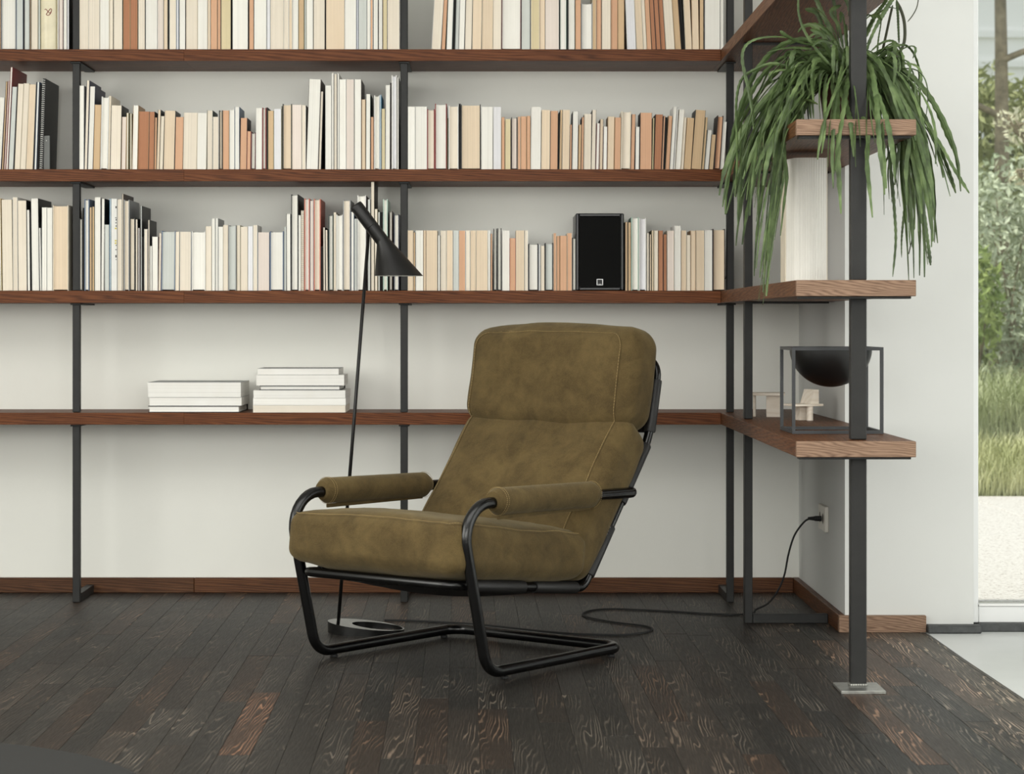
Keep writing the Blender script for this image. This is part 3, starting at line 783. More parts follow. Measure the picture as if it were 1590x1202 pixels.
# back: local y runs up the back, z towards the sitter
B0 = Vector((0, .143, .205)); bd = Vector((0, .635, .772)); bn = Vector((0, -.772, .635))
bc = B0+bd*.235+bn*.068
cushion('back_cushion', (.291, .245, .071), .045, (.003, .006, .014), frame_M(bc, bd, bn),
        [lp((.87, -.8, 1), (.87, .97, 1), 30), lp((-.87, -.8, 1), (-.87, .97, 1), 30)], 8.0, .005)
hd_ = Vector((0, .19, .982)).normalized(); hn = Vector((0, -.982, .19)).normalized()
hc = Vector((0, .398, .752))
def head_shape(q):
    q = q.copy()
    if q.y < -.06: q.z += .010*((-q.y-.06)/.08)*(1-(q.x/.3)**2)*(q.z > 0)
    q.y -= .008*max(0, 1-(q.x/.29)**2)*(q.y < -.05)
    return q
H = lp((.87, -.95, 1), (.87, .52, 1), 24)+[(.87-.16*(1-math.cos(t*PI/2/7)), .52+.36*math.sin(t*PI/2/7), 1) for t in range(1, 8)]+lp((.69, .88, 1), (-.69, .88, 1), 32)+\
    [(-.71-.16*math.sin(t*PI/2/7), .88-.36*(1-math.cos(t*PI/2/7)), 1) for t in range(1, 8)]+lp((-.87, .50, 1), (-.87, -.95, 1), 24)
cushion('headrest', (.295, .138, .070), .050, (.003, .020, .016), frame_M(hc, hd_, hn), [H], 14.0, .005, head_shape)
# arm pads: nubuck rolls wrapped round the arm tubes, closed underneath
for sx in (1, -1):
    m = MB(); n = 22; vs = []; fs = []
    L0, L1 = -.283, .158; rings = 26
    for i in range(rings+1):
        t = i/rings; v = L0+(L1-L0)*t
        e = min(t, 1-t)*(L1-L0)
        sc = 1 if e > .016 else .72+.28*math.sqrt(max(0, 1-(1-e/.016)**2))
        zc = .455+(.441-.455)*((v+.417)/.779)+.0045
        for k in range(n):
            a = 2*PI*k/n; r = .0335*sc*(1+.02*noise.noise(Vector((v*14, a, sx))))
            x_ = r*math.cos(a); z_ = r*math.sin(a)
            if math.sin(a) < -.2: z_ *= 1.10; x_ *= (.98-.12*(-math.sin(a)-.2))
            vs.append((sx*.295+x_, v, zc+z_))
    for i in range(rings):
        for k in range(n): fs.append((i*n+k, i*n+(k+1) % n, (i+1)*n+(k+1) % n, (i+1)*n+k))
    fs.append(tuple(range(n))[::-1]); fs.append(tuple(rings*n+k for k in range(n)))
    m.add(vs, fs); pad = m.build('arm_pad', M_SUEDE, chair, 'auto')
    for vv in (L0+.0165, L0+.0255, L1-.012):
        st = MB()
        zc = .455+(.441-.455)*((vv+.417)/.779)+.0045
        for k in range(44):
            a = 2*PI*(k+.2)/44; b_ = a+.075
            pts = []
            for aa in (a, b_):
                r = .0345; x_ = r*math.cos(aa); z_ = r*math.sin(aa)
                if math.sin(aa) < -.2: z_ *= 1.10; x_ *= (.98-.12*(-math.sin(aa)-.2))
                pts.append((sx*.295+x_, vv, zc+z_))
            st.tube(pts, .0007, 4)
        so = st.build('stitching', M_THREAD, pad); so['kind'] = 'stuff'
    # flap seam underneath
    m = MB(); m.box(sx*.295-.003, sx*.295+.003, L0+.02, L1-.02, .447-.0385, .447-.028, .001)
    m.build('flap_seam', M_SUEDE, pad)

# ------------------------------------------------------------------ floor lamp
LX, LY = -.358, -.95
lamp = tag(empty('floor_lamp', (LX, LY, 0)), 'black reading lamp with slanted pole and conical shade behind the armchair', 'lamp')
m = MB(); n = 64; vs = []; fs = []
def wz(x): return .0325-(x+.113)/.226*.0245
for kind in range(4):            # outer bottom, outer top, inner top, inner bottom
    for k in range(n):
        a = 2*PI*k/n
        if kind in (0, 1): x_, y_ = .113*math.cos(a), .100*math.sin(a)
        else: x_, y_ = .033+.0745*math.cos(a), .068*math.sin(a)
        vs.append((x_, y_, 0 if kind in (0, 3) else wz(x_)))
for A, B in ((0, 1), (1, 2), (2, 3), (3, 0)):
    for k in range(n): fs.append((A*n+k, A*n+(k+1) % n, B*n+(k+1) % n, B*n+k))
m.add(vs, fs); m.build('base_plate', M_LBASE, lamp, 'auto')
P0 = Vector((-.440-LX, 0, .027)); P1 = Vector((-.3475-LX, .0, 1.215))
MB().tube([P0, P1], .0051, 12).build('pole', M_LAMP, lamp, True)
sh = empty('lamp_head', (0, 0, 0)); sh.parent = lamp
A0 = Vector((-.388-LX, -.028, 1.2566)); A1 = Vector((-.3094-LX, -.028, 1.152)); ax = (A1-A0).normalized()
sd = Vector((0, 1, 0)); pp = ax.cross(sd).normalized()
C = Vector((-.2601-LX, -.028, 1.048))
def ring(c, e1, e2, r, n=40): return [c+e1*r*math.cos(2*PI*k/n)+e2*r*math.sin(2*PI*k/n) for k in range(n)]
def loft(rings):
    m = MB(); n = len(rings[0]); vs = [p for r in rings for p in r]; fs = []
    for i in range(len(rings)-1):
        for k in range(n): fs.append((i*n+k, i*n+(k+1) % n, (i+1)*n+(k+1) % n, (i+1)*n+k))
    m.add(vs, fs); return m
ex, ey = pp, sd
if ex.x < 0: ex = -ex
Rc = .0197
seamp = A0.lerp(A1, .60)
rs = [ring(A0, ex, ey, .0002), ring(A0, ex, ey, Rc*.86), ring(A0+ax*.002, ex, ey, Rc*.96), ring(A0+ax*.006, ex, ey, Rc), ring(seamp-ax*.0008, ex, ey, Rc), ring(seamp-ax*.0004, ex, ey, Rc*.955)]
loft(rs).build('lamp_socket_tube', M_LAMP, sh, 'auto')
rs = [ring(seamp, ex, ey, Rc*.955), ring(seamp+ax*.0004, ex, ey, Rc), ring(A1-ax*.004, ex, ey, Rc)]
hx = Vector((1, 0, 0))
for q in (0.0, .5, 1.0):
    a_, b_ = ring(A1, ex, ey, Rc), ring(C, hx, ey, .0712)
    rs.append([p.lerp(r_, q) for p, r_ in zip(a_, b_)])
na, nb = ring(A1, ex, ey, Rc*.82), ring(C, hx, ey, .0696)
inner = [nb, [p.lerp(r_, .5) for p, r_ in zip(na, nb)], [p.lerp(r_, .06) for p, r_ in zip(na, nb)], ring(A1.lerp(C, .06), ex, ey, .0003)]
loft(rs).build('lamp_shade', M_LAMP, sh, 'auto')
loft([ring(C, hx, ey, .0712)]+inner).build('shade_lining', M_THROAT, sh, 'auto')
MB().lathe([(.0001, -.018), (.011, -.018), (.011, .0), (.0001, .0)], 16, M=Matrix.Translation(Vector((P1.x, -.004, P1.z))) @ Matrix.Rotation(PI/2, 4, 'X')).build('hinge', M_LAMP, sh, 'auto')
def flo(px, py, z=.0035):
    s = (py-CY)/(CAMZ-z); return Vector(((px-CX)/s, FPX/s+CAMY, z))
cab = [flo(597, 963), flo(640, 964), flo(700, 967), flo(743.6, 970), flo(816, 977.6), flo(860, 982), flo(903.8, 985), flo(962, 986), flo(1000, 982.5), flo(1013, 977),
       flo(1000, 972), flo(962, 967.5), flo(925, 961.5), flo(906, 956), flo(908, 951), flo(925, 947), flo(960, 945.8), flo(1040, 949.4), flo(1090, 952.8), flo(1140, 954.5),
       flo(1168, 952.5)]
pend = Vector((1.020, -.60, .302))
cab2 = [(.838, -.57, .015), (.875, -.575, .035), (.905, -.58, .075), (.925, -.585, .125), (.937, -.59, .19), (.955, -.597, .25), (.985, -.60, .292)]
pts = spline(cab+[Vector(p) for p in cab2]+[pend-Vector((.015, 0, 0))], 7)
pts = [Vector((p.x-LX, p.y-LY, max(p.z, .0033))) for p in pts]
MB().tube(pts, .0030, 8).build('cord', M_RUBBER, lamp, True)
cab3 = [flo(597, 963), flo(620, 966), flo(665, 969), flo(700, 970.5), flo(735, 971), flo(760, 972.5)]
pl = MB(); pq = Vector((pend.x-LX, pend.y-LY, pend.z))
Mx = Matrix.Translation(pq) @ Matrix.Rotation(PI/2, 4, 'Y')
prof = [(.0001, -.024)]
for k in range(6): prof += [(.0040+.0004*k, -.024+k*.0035), (.0050+.0004*k, -.0222+k*.0035)]
prof += [(.008, .0), (.0085, .012), (.0085, .0175), (.0001, .0175)]
pl.lathe(prof, 14, M=Mx).build('plug', M_RUBBER, lamp, 'auto')

# double socket on the side wall
so = tag(empty('power_socket', (WX-.0005, -.585, .303)), 'white double power socket low on the side wall, black plug in it', 'socket')
MB().box(-.012, 0, -.068, .068, -.0395, .0395, .002).build('cover_plate', M_SOCK, so)
for yy in (-.016, .044):
    rg = MB().lathe([(.0195, 0), (.0195, .0006), (.0175, .0008), (.0165, .0002)], 28, M=Matrix.Translation((-.0121, yy-.014, 0)) @ Matrix.Rotation(-PI/2, 4, 'Y')).build('socket_ring', M_SOCK, so, 'auto')
    MB().lathe([(.0001, .0001), (.0165, .0001), (.0165, .0004), (.0001, .0004)], 28, M=Matrix.Translation((-.0121, yy-.014, 0)) @ Matrix.Rotation(-PI/2, 4, 'Y')).build('socket_well', simple('socket_shadow_plastic', lin(120, 116, 108), .6), so, 'auto')

# ------------------------------------------------------------------ loudspeaker
zt = SH[2][1]
spk = tag(empty('loudspeaker', (.365, -.288, zt+.0005)), 'black bookshelf loudspeaker with silver badge among the books on the third shelf', 'speaker')
w, h, d = .1565, .2515, .23
MB().box(-w/2, w/2, .006, d, 0, h, .003).build('cabinet', M_CAB, spk)
m = MB()
for a in ((-w/2, -w/2+.011, .0055, h-.0005), (w/2-.011, w/2, .0055, h-.0005)): m.box(a[0], a[1], -.004, .0058, .0005, h-.0005, .003)
m.box(-w/2+.0105, w/2-.0105, -.004, .0058, h-.0115, h-.0005, .003); m.box(-w/2+.0105, w/2-.0105, -.004, .0058, .0005, .0115, .003)
m.build('front_rim', M_CAB, spk)
MB().box(-w/2+.0112, w/2-.0112, -.0015, .0055, .0118, h-.0118, .0015).build('grille', M_GRILLE, spk)
bx, bz, bs = .0, .0275, .0103
m = MB()
m.box(bx-bs, bx-bs+.0024, -.0042, -.0016, bz-bs, bz+bs, .0006); m.box(bx+bs-.0024, bx+bs, -.0042, -.0016, bz-bs, bz+bs, .0006)
m.box(bx-bs+.0022, bx+bs-.0022, -.0042, -.0016, bz+bs-.0022, bz+bs, .0006); m.box(bx-bs+.0022, bx+bs-.0022, -.0042, -.0016, bz-bs, bz-bs+.0018, .0006)
bg = m.build('badge', M_SILVER, spk)
MB().box(bx-bs+.002, bx+bs-.002, -.0030, -.0016, bz-bs+.0015, bz+bs-.002).build('badge_field', M_BLACK, bg)
text_mesh('DALI', .0044, 'badge_lettering', M_WHITE, bg, Matrix.Translation((bx, -.0034, bz-bs+.0036)) @ Matrix.Rotation(PI/2, 4, 'X'), .0004)
cb = spline([(.125, .20, .13), (.46, .19, .07), (.468, .17, .03), (.457, .16, .012), (.462, .1, .004)], 6)
MB().tube([(.06, .232, .05), (.10, .236, .03), (.2, .24, .02), (.37, .243, .018), (.435, .24, .045), (.4415, .19, .09), (.4415, .16, .055), (.4415, .15, .02)], .0016, 6).build('speaker_cable', M_RUBBER, spk, True)

# ------------------------------------------------------------------ things on the return shelves
zt = SH[3][1]+.0003
kb = tag(empty('candle_bowl_stand', (.918, -1.55, zt)), 'black half-sphere bowl in a thin square wire frame on the low corner shelf', 'bowl')
q = .1155; t = .0042; H_ = .227
for sx in (-1, 1):
    for sy in (-1, 1):
        MB().box(sx*q-t, sx*q+t, sy*q-t, sy*q+t, 0, H_).build('upright', M_KUBUS, kb)
for z0 in (0, H_-2*t):
    for s in (-1, 1):
        MB().box(-q+t, q-t, s*q-t, s*q+t, z0, z0+2*t).build('rail', M_KUBUS, kb)
        MB().box(s*q-t, s*q+t, -q+t, q-t, z0, z0+2*t).build('rail', M_KUBUS, kb)
prof = []; rb = .1095
for k in range(19):
    a = PI/2*k/18; prof.append((max(.0002, rb*math.sin(a)), H_-.003-rb*math.cos(a)*.955))
prof += [(rb+.0016, H_-.003), (rb+.0016, H_), (rb-.003, H_)]
for k in range(17, -1, -1):
    a = PI/2*k/18; prof.append((max(.0002, (rb-.004)*math.sin(a)), H_-.003-(rb-.004)*math.cos(a)*.955))
MB().lathe(prof, 64).build('bowl', M_BOWL, kb, 'auto')

mt = tag(empty('miniature_table', (.872, -.60, zt), math.radians(-8)), 'pale wooden miniature table with slab legs behind the wire bowl frame', 'ornament')
MB().box(-.052, .052, -.05, .05, .0665, .0745, .0006).build('table_top', M_PALE, mt)
MB().box(-.005, .047, -.034, -.026, 0, .0663, .0006).build('leg', M_PALE, mt)
MB().box(-.046, -.038, -.02, .036, 0, .0663, .0006).build('leg', M_PALE, mt)
MB().box(.010, .018, -.0255, .044, 0, .0663, .0006).build('leg', M_PALE, mt)
mc = tag(empty('miniature_chair', (.945, -.86, zt), math.radians(24)), 'pale wooden miniature chair with slanted back inside the wire bowl frame', 'ornament')
MB().box(-.050, .048, -.034, .034, .043, .0495, .0006).build('seat', M_PALE, mc)
MB().lathe([(.0001, 0), (.0098, 0), (.0098, .0428), (.0001, .0428)], 24, (.008, -.022)).build('leg', M_PALE, mc, 'auto')
MB().box(-.012, .030, .002, .030, 0, .0428, .0006).build('leg', M_PALE, mc)
MB().prism([(.008, .0497), (.037, .0497), (.037, .092), (.022, .092)], -.032, .026, M=Matrix.Rotation(PI/2, 4, 'X')).build('backrest', M_PALE, mc)

# thick cream book standing on the third return shelf, fore edge outward
zt = SH[2][1]+.0003
tb = tag(empty('book', (.861, -1.53, zt)), 'tall thick cream book with fanned page edges standing under the trailing plant', 'book')
m = MB(); n = 30; pf = []
for k in range(n+1):
    s = k/n; x_ = -.054+.100*s
    y_ = -.02+.0004*((k % 2)*2-1) + (.06*((.16-s)/.16)**1.3 if s < .16 else 0) - .012*math.sin(PI*min(1, max(0, (s-.1)/.9)))
    pf.append((x_, y_))
m.prism(pf+[(.046, .13), (-.054, .13)], .001, .336); m.build('pages', PAGE['W'], tb)
m = MB(); m.box(.0462, .0485, -.019, .13, 0, .338); m.box(-.0565, -.0542, .042, .13, 0, .338); m.box(-.0565, .0485, .1302, .134, 0, .338); m.build('cover', COVER['c'], tb)

# ------------------------------------------------------------------ trailing plant
pz = SH[1][1]+.0003; PX, PY = .935, -1.74
plant = tag(empty('trailing_cactus', (PX, PY, pz)), 'large trailing green cactus in a brown pot on the corner shelf end', 'plant')
MB().lathe([(.0001, 0), (.058, 0), (.062, .003), (.078, .115), (.081, .118), (.081, .132), (.074, .132), (.072, .118), (.0001, .116)], 40).build('pot', M_POT, plant, 'auto')
MB().lathe([(.0001, .124), (.04, .123), (.071, .1185)], 24).build('soil', M_SOIL, plant, True)
def leafmat(name, a, b, c):
    t = NT(name); v = t.coords((1, 1, 1), rnd=True)
    nz = t.noise(v, 18, 3); oi = t.n('ShaderNodeObjectInfo')
    col = t.ramp(nz, [(.3, a), (.5, b), (.75, c)])
    col = t.mix(1.0, col, t.ramp(oi.outputs['Random'], [(0, (.72, .72, .68, 1)), (1, (1.12, 1.1, 1.0, 1))]), 'MULTIPLY')
    t.l(col, t.b.inputs['Base Color']); t.b.inputs['Roughness'].default_value = .5; t.b.inputs['Specular IOR Level'].default_value = .35
    t.b.inputs['Subsurface Weight'].default_value = 0.0
    return t.m
M_LEAF = leafmat('cactus_green', lin(53, 66, 40), lin(79, 99, 60), lin(117, 137, 91))
M_DRY = simple('dry_stem', lin(60, 62, 44), .7)
lr = random.Random(21)
def strand(ctrl, w, dry=False, tip=.55):
    """flat stem with a raised midrib and scalloped edges along the curve"""
    pts = list(ctrl); N = len(pts)
    for _ in range(3):
        pts = [pts[0]]+[(pts[i-1]+pts[i]*2+pts[i+1])/4 for i in range(1, N-1)]+[pts[-1]]
    m = MB(); vs = []; fs = []; ph = lr.uniform(0, 6); s_ = 0
    prevn = Vector((lr.uniform(-1, 1), lr.uniform(-1, 1), lr.uniform(-.3, .3))).normalized()
    twist = lr.uniform(-.05, .05)
    for i, p in enumerate(pts):
        a = pts[max(i-1, 0)]; b = pts[min(i+1, N-1)]; d = (b-a).normalized()
        sd = (prevn-d*prevn.dot(d))
        if sd.length < 1e-3: sd = d.orthogonal()
        sd.normalize(); nn = d.cross(sd)
        sd = (sd*math.cos(twist)+nn*math.sin(twist)).normalized(); nn = d.cross(sd); prevn = sd
        t = i/(N-1)
        k = (.35+.65*min(1, t/.12))*(1 if t < 1-tip*.2 else max(.18, (1-t)/(tip*.2))**.6)
        ww = w*k*(1+.16*(1 if i % 2 else -1)*(not dry))
        th = max(.0007, .0016*k)
        vs += [p+sd*ww, p+nn*th, p-sd*ww, p-nn*th]
    for i in range(N-1):
        for k in range(4): fs.append((i*4+k, i*4+(k+1) % 4, i*4+4+(k+1) % 4, i*4+4+k))
    fs += [(3, 2, 1, 0), tuple((N-1)*4+k for k in range(4))]
    m.add(vs, fs)
    return m.build('stem', M_DRY if dry else M_LEAF, plant)
def bez(p0, p1, p2, p3, n):
    out = []
    for i in range(n+1):
        t = i/n; out.append(p0*(1-t)**3+p1*3*t*(1-t)**2+p2*3*t*t*(1-t)+p3*t**3)
    return out
def jit(s): return Vector((lr.gauss(0, s), lr.gauss(0, s), lr.gauss(0, s*.6)))
def clear_shelf(p):
    # keep stems off the board they fall over (board end and edges, local to the pot)
    x0, x1, y0 = .758-PX-.012, WX-PX+.012, -2.036-PY-.012
    zt_, zb = .006, SH[1][0]-SH[1][1]-.01
    if zb-.02 < p.z < zt_ and x0 < p.x < x1 and p.y > y0:
        dl, dr, df = p.x-x0, x1-p.x, p.y-y0
        mn = min(dl, dr, df)
        if p.z > -.015: return Vector((p.x, p.y, zt_))
        if mn == dl: p = Vector((x0, p.y, p.z))
        elif mn == dr: p = Vector((x1, p.y, p.z))
        else: p = Vector((p.x, y0, p.z))
    return p
def hang(side, n, ext, drop, h, w=(.0044, .0074), yr=(-.22, .20), seg=34):
    for _ in range(n):
        a = lr.uniform(0, 2*PI); r0 = lr.uniform(0, .05)
        p0 = Vector((r0*math.cos(a), r0*math.sin(a), .122))
        yy = lr.uniform(*yr); e = lr.uniform(*ext); dz = lr.uniform(*drop); hh = lr.uniform(*h)
        if side == 'l': tip = Vector((-e, yy, -dz)); out = Vector((-e*lr.uniform(.75, 1.05), yy*.9, hh*.7))
        elif side == 'r': tip = Vector((e, yy, -dz)); out = Vector((e*lr.uniform(.75, 1.05), yy*.9, hh*.7))
        else: tip = Vector((yy, -e, -dz)); out = Vector((yy*.9, -e*lr.uniform(.8, 1.02), hh*.7))
        p1 = p0+Vector((out.x*.35, out.y*.35, hh*1.05))
        c = bez(p0, p1, out, tip, seg)
        wob = lr.uniform(0, 6); amp = lr.uniform(.003, .009)
        c = [clear_shelf(p+Vector((math.sin(wob+i*.23)*amp, math.cos(wob*2+i*.19)*amp, 0))*(i/seg)) for i, p in enumerate(c)]
        strand(c, lr.uniform(*w))
hang('l', 48, (.17, .285), (.04, .30), (.02, .20))
hang('l', 10, (.20, .25), (.34, .46), (.05, .16), yr=(-.12, .06))
hang('l', 12, (.24, .33), (.0, .22), (.08, .26), yr=(-.1, .25))
hang('r', 40, (.11, .19), (.04, .26), (.02, .18), yr=(-.22, .10))
hang('r', 8, (.13, .2), (.28, .40), (.05, .16), yr=(-.14, .04))
hang('r', 6, (.2, .30), (.03, .20), (.04, .16), yr=(-.12, .05))
hang('r', 16, (.13, .20), (.10, .36), (.02, .14), yr=(-.26, -.05))
hang('f', 18, (.305, .36), (.02, .25), (.03, .13), yr=(-.13, .07))
# short ones filling the mound, draped over the pot and across the board
for q in range(96):
    a = lr.uniform(0, 2*PI) if q % 3 else lr.uniform(PI*.9, PI*2.1)
    r0 = lr.uniform(.02, .07); L = lr.uniform(.10, .22)
    p0 = Vector((r0*math.cos(a), r0*math.sin(a), .12)); el = lr.uniform(.1, .8); a += lr.gauss(0, .35)
    d = Vector((math.cos(a)*math.cos(el), math.sin(a)*math.cos(el)*.9, math.sin(el)))
    p3 = p0+d*L*.75+Vector((0, 0, -lr.uniform(.03, .17))); p3.z = max(p3.z, .01)
    strand([clear_shelf(p) for p in bez(p0, p0+d*L*.5+Vector((0, 0, .03)), p0+d*L*.95, p3, 22)], lr.uniform(.0045, .0072))
# rising ones at the back, under the board above
for q in range(20):
    a = lr.uniform(0, 2*PI); r0 = lr.uniform(0, .05); hgt = lr.uniform(.10, .225); sp = lr.uniform(.02, .14)
    p0 = Vector((r0*math.cos(a), r0*math.sin(a), .12)); e = Vector((math.cos(a), math.sin(a), 0))
    p3 = p0+e*sp*1.5+Vector((0, 0, hgt*lr.uniform(.55, .95)))
    strand(bez(p0, p0+Vector((0, 0, hgt*.6))+jit(.01), p0+e*sp+Vector((0, 0, hgt)), p3, 22), lr.uniform(.004, .0065))
# upright and arching ones
def at(px, py, Y=PY):
    s = FPX/(Y-CAMY); return Vector(((px-CX)/s-PX, Y-PY, CAMZ+(CY-py)/s-pz))
for path, w, Y, dry in (
    ([(1318, 110), (1322, 60), (1318, 10), (1300, -20)], .005, -1.78, 0), ([(1326, 110), (1330, 50), (1338, 0), (1345, -30)], .005, -1.7, 0),
    ([(1345, 70), (1362, 40), (1378, 12), (1392, -12)], .0055, -1.72, 0), ([(1342, 62), (1358, 26), (1374, 4), (1384, -14)], .0055, -1.66, 0),
    ([(1340, 95), (1352, 60), (1366, 30), (1380, 6), (1390, -8)], .005, -1.8, 0), ([(1392, 0), (1394, 20), (1395, 45), (1396, 68)], .0042, -1.75, 0),
    ([(1392, 0), (1403, 28), (1405, 58), (1400, 76), (1388, 92)], .0042, -1.7, 1), ([(1386, 8), (1381, 30), (1375, 58), (1369, 84)], .0038, -1.7, 1),
    ([(1365, 18), (1368, 34), (1364, 60), (1362, 88)], .004, -1.78, 0), ([(1427, -10), (1424, 10), (1417, 24), (1409, 34)], .002, -1.75, 1),
    ([(1350, 82), (1366, 68), (1384, 63), (1396, 72), (1403, 95), (1404, 125)], .003, -1.74, 0),
    ([(1368, 92), (1384, 78), (1400, 69), (1414, 76), (1425, 98), (1428, 130), (1428, 200)], .0042, -1.72, 0),
    ([(1240, -10), (1240, 20), (1250, 50), (1270, 80), (1292, 104)], .0035, -1.84, 0),
    ([(1280, 70), (1250, 68), (1225, 58), (1211, 48)], .006, -1.84, 0), ([(1260, 76), (1235, 74), (1212, 76), (1190, 82)], .0055, -1.8, 0),
    ([(1250, 68), (1222, 58), (1185, 58), (1160, 68), (1152, 90), (1160, 130), (1168, 170), (1170, 200)], .0042, -1.80, 0),
    ([(1232, 106), (1200, 98), (1172, 108), (1152, 122), (1144, 150), (1143, 185), (1145, 250), (1140, 305)], .0042, -1.76, 0),
    ([(1240, 116), (1208, 122), (1184, 138), (1165, 162), (1152, 188), (1150, 240), (1152, 276)], .0042, -1.72, 0),
    ([(1270, 162), (1250, 155), (1240, 172), (1238, 182)], .006, -1.9, 0), ([(1225, 145), (1196, 156), (1184, 190), (1180, 250), (1176, 330)], .0035, -1.7, 0),
    ([(1385, 160), (1420, 168), (1455, 215), (1480, 260), (1505, 300)], .0048, -1.76, 0), ([(1390, 158), (1420, 172), (1450, 210), (1472, 262), (1484, 300)], .005, -1.72, 0),
    ([(1400, 170), (1432, 190), (1452, 225), (1470, 268), (1478, 288)], .0045, -1.78, 0),
    ([(1300, 90), (1290, 50), (1272, 10), (1262, -20)], .006, -1.68, 0), ([(1308, 92), (1300, 50), (1296, 10), (1290, -24)], .006, -1.64, 0),
    ([(1290, 80), (1276, 40), (1268, 20), (1250, 14)], .006, -1.62, 0), ([(1310, 80), (1302, 40), (1290, 18), (1306, 8)], .0055, -1.72, 0),
    ([(1298, 95), (1285, 70), (1276, 52), (1258, 46)], .006, -1.78, 0),
    ([(1378, 225), (1385, 280), (1389, 330), (1391, 375), (1386, 430)], .0045, -1.76, 0), ([(1420, 270), (1434, 320), (1440, 370), (1445, 412)], .0055, -1.74, 0),
    ([(1410, 280), (1404, 330), (1400, 370), (1400, 400)], .005, -1.7, 0), ([(1420, 325), (1418, 360), (1413, 385), (1411, 395)], .0012, -1.72, 1)):
    strand(spline([at(px, py, Y) for px, py in path], max(6, int(44/len(path)))), w, dry)

# ------------------------------------------------------------------ rug in the near corner
rug = tag(MB().lathe([(.0001, 0), (.664, 0), (.668, .003), (.666, .007), (.655, .009), (.0001, .009)], 96).build('rug', M_RUG, None, 'auto', loc=(-1.30, -3.323, .0002)),
          'round charcoal rug in the near left corner of the plank floor', 'rug')

# ------------------------------------------------------------------ terrace and garden beyond the glass
t = NT('washed_aggregate_paving'); v = t.coords()
nz = t.noise(v, 75, 3, .7); n2 = t.noise(v, 2.0, 3)
c = t.ramp(nz, [(.34, lin(150, 138, 130)), (.44, lin(206, 199, 193)), (.8, lin(226, 221, 216))])
t.l(c, t.b.inputs['Base Color']); t.b.inputs['Roughness'].default_value = .85
M_PAVE = t.m
ter = struct(MB().box(-2, 9, -.84, 4.5, -.5, -.06).build('terrace', M_STONE))
pv = random.Random(4)
for j, (ya, yb) in enumerate(((-.84, 2.28), (2.285, 4.5))):
    for i in range(4):
        o = MB().box(1.0+i*1.6+.002, 1.0+(i+1)*1.6-.002, ya, yb, -.0598, -.03, .003).build('paving_slab', M_PAVE, ter)
M_GROUND = simple('garden_soil', lin(86, 92, 52), .95, vary=.25, scale=6)
lawn = MB(); nx, ny = 20, 14; vs = []; fs = []
def gz(y): return -.04+max(0, min(1, (y-4.5)/6))**.9*.75
for j in range(ny+1):
    for i in range(nx+1):
        y = 4.5+j*26/ny; x_ = -2+i*14/nx
        vs.append((x_, y, gz(y)+.03*noise.noise(Vector((x_, y, 0)))))
for j in range(ny):
    for i in range(nx): fs.append((j*(nx+1)+i, j*(nx+1)+i+1, (j+1)*(nx+1)+i+1, (j+1)*(nx+1)+i))
lawn.add(vs, fs); struct(lawn.build('ground_garden', M_GROUND, None, True))
gr = random.Random(9)
def blades(name, n, xr, yr, hr, mat, label, wd=.004, bend=.5):
    vs = []; fs = []
    for _ in range(n):
        x_, y = gr.uniform(*xr), gr.uniform(*yr); h = gr.uniform(*hr); a = gr.uniform(0, 2*PI); b = gr.uniform(.1, bend)
        d = Vector((math.cos(a), math.sin(a), 0)); sd = Vector((-d.y, d.x, 0))*wd*gr.uniform(.6, 1.3)
        p = Vector((x_, y, gz(y)-.01)); q = p+Vector((0, 0, h*.6))+d*h*b*.3; r = p+Vector((0, 0, h))+d*h*b
        k = len(vs); vs += [p-sd, p+sd, q+sd*.8, q-sd*.8, r]; fs += [(k, k+1, k+2, k+3), (k+3, k+2, k+4)]
    m = MB(); m.add(vs, fs); o = m.build(name, mat)
    return tag(o, label, 'grass', None, 'stuff')
def gmat(name, a, b, sc=3):
    t = NT(name); nz = t.noise(t.coords(), sc, 4)
    t.l(t.ramp(nz, [(.3, a), (.7, b)]), t.b.inputs['Base Color']); t.b.inputs['Roughness'].default_value = .6
    t.b.inputs['Specular IOR Level'].default_value = .2
    return t.m
blades('lawn_grass', 30000, (1.6, 5.6), (4.52, 5.5), (.06, .22), gmat('sunlit_grass', lin(168, 172, 114), lin(228, 226, 182)), 'sunlit green grass bank beyond the terrace', .003, .8)
blades('tall_grass', 9000, (1.8, 5.6), (5.95, 6.5), (.2, .5), gmat('tall_grass_green', lin(158, 170, 116), lin(226, 228, 190)), 'tall loose grass tufts in front of the shrubs', .0035, .9)
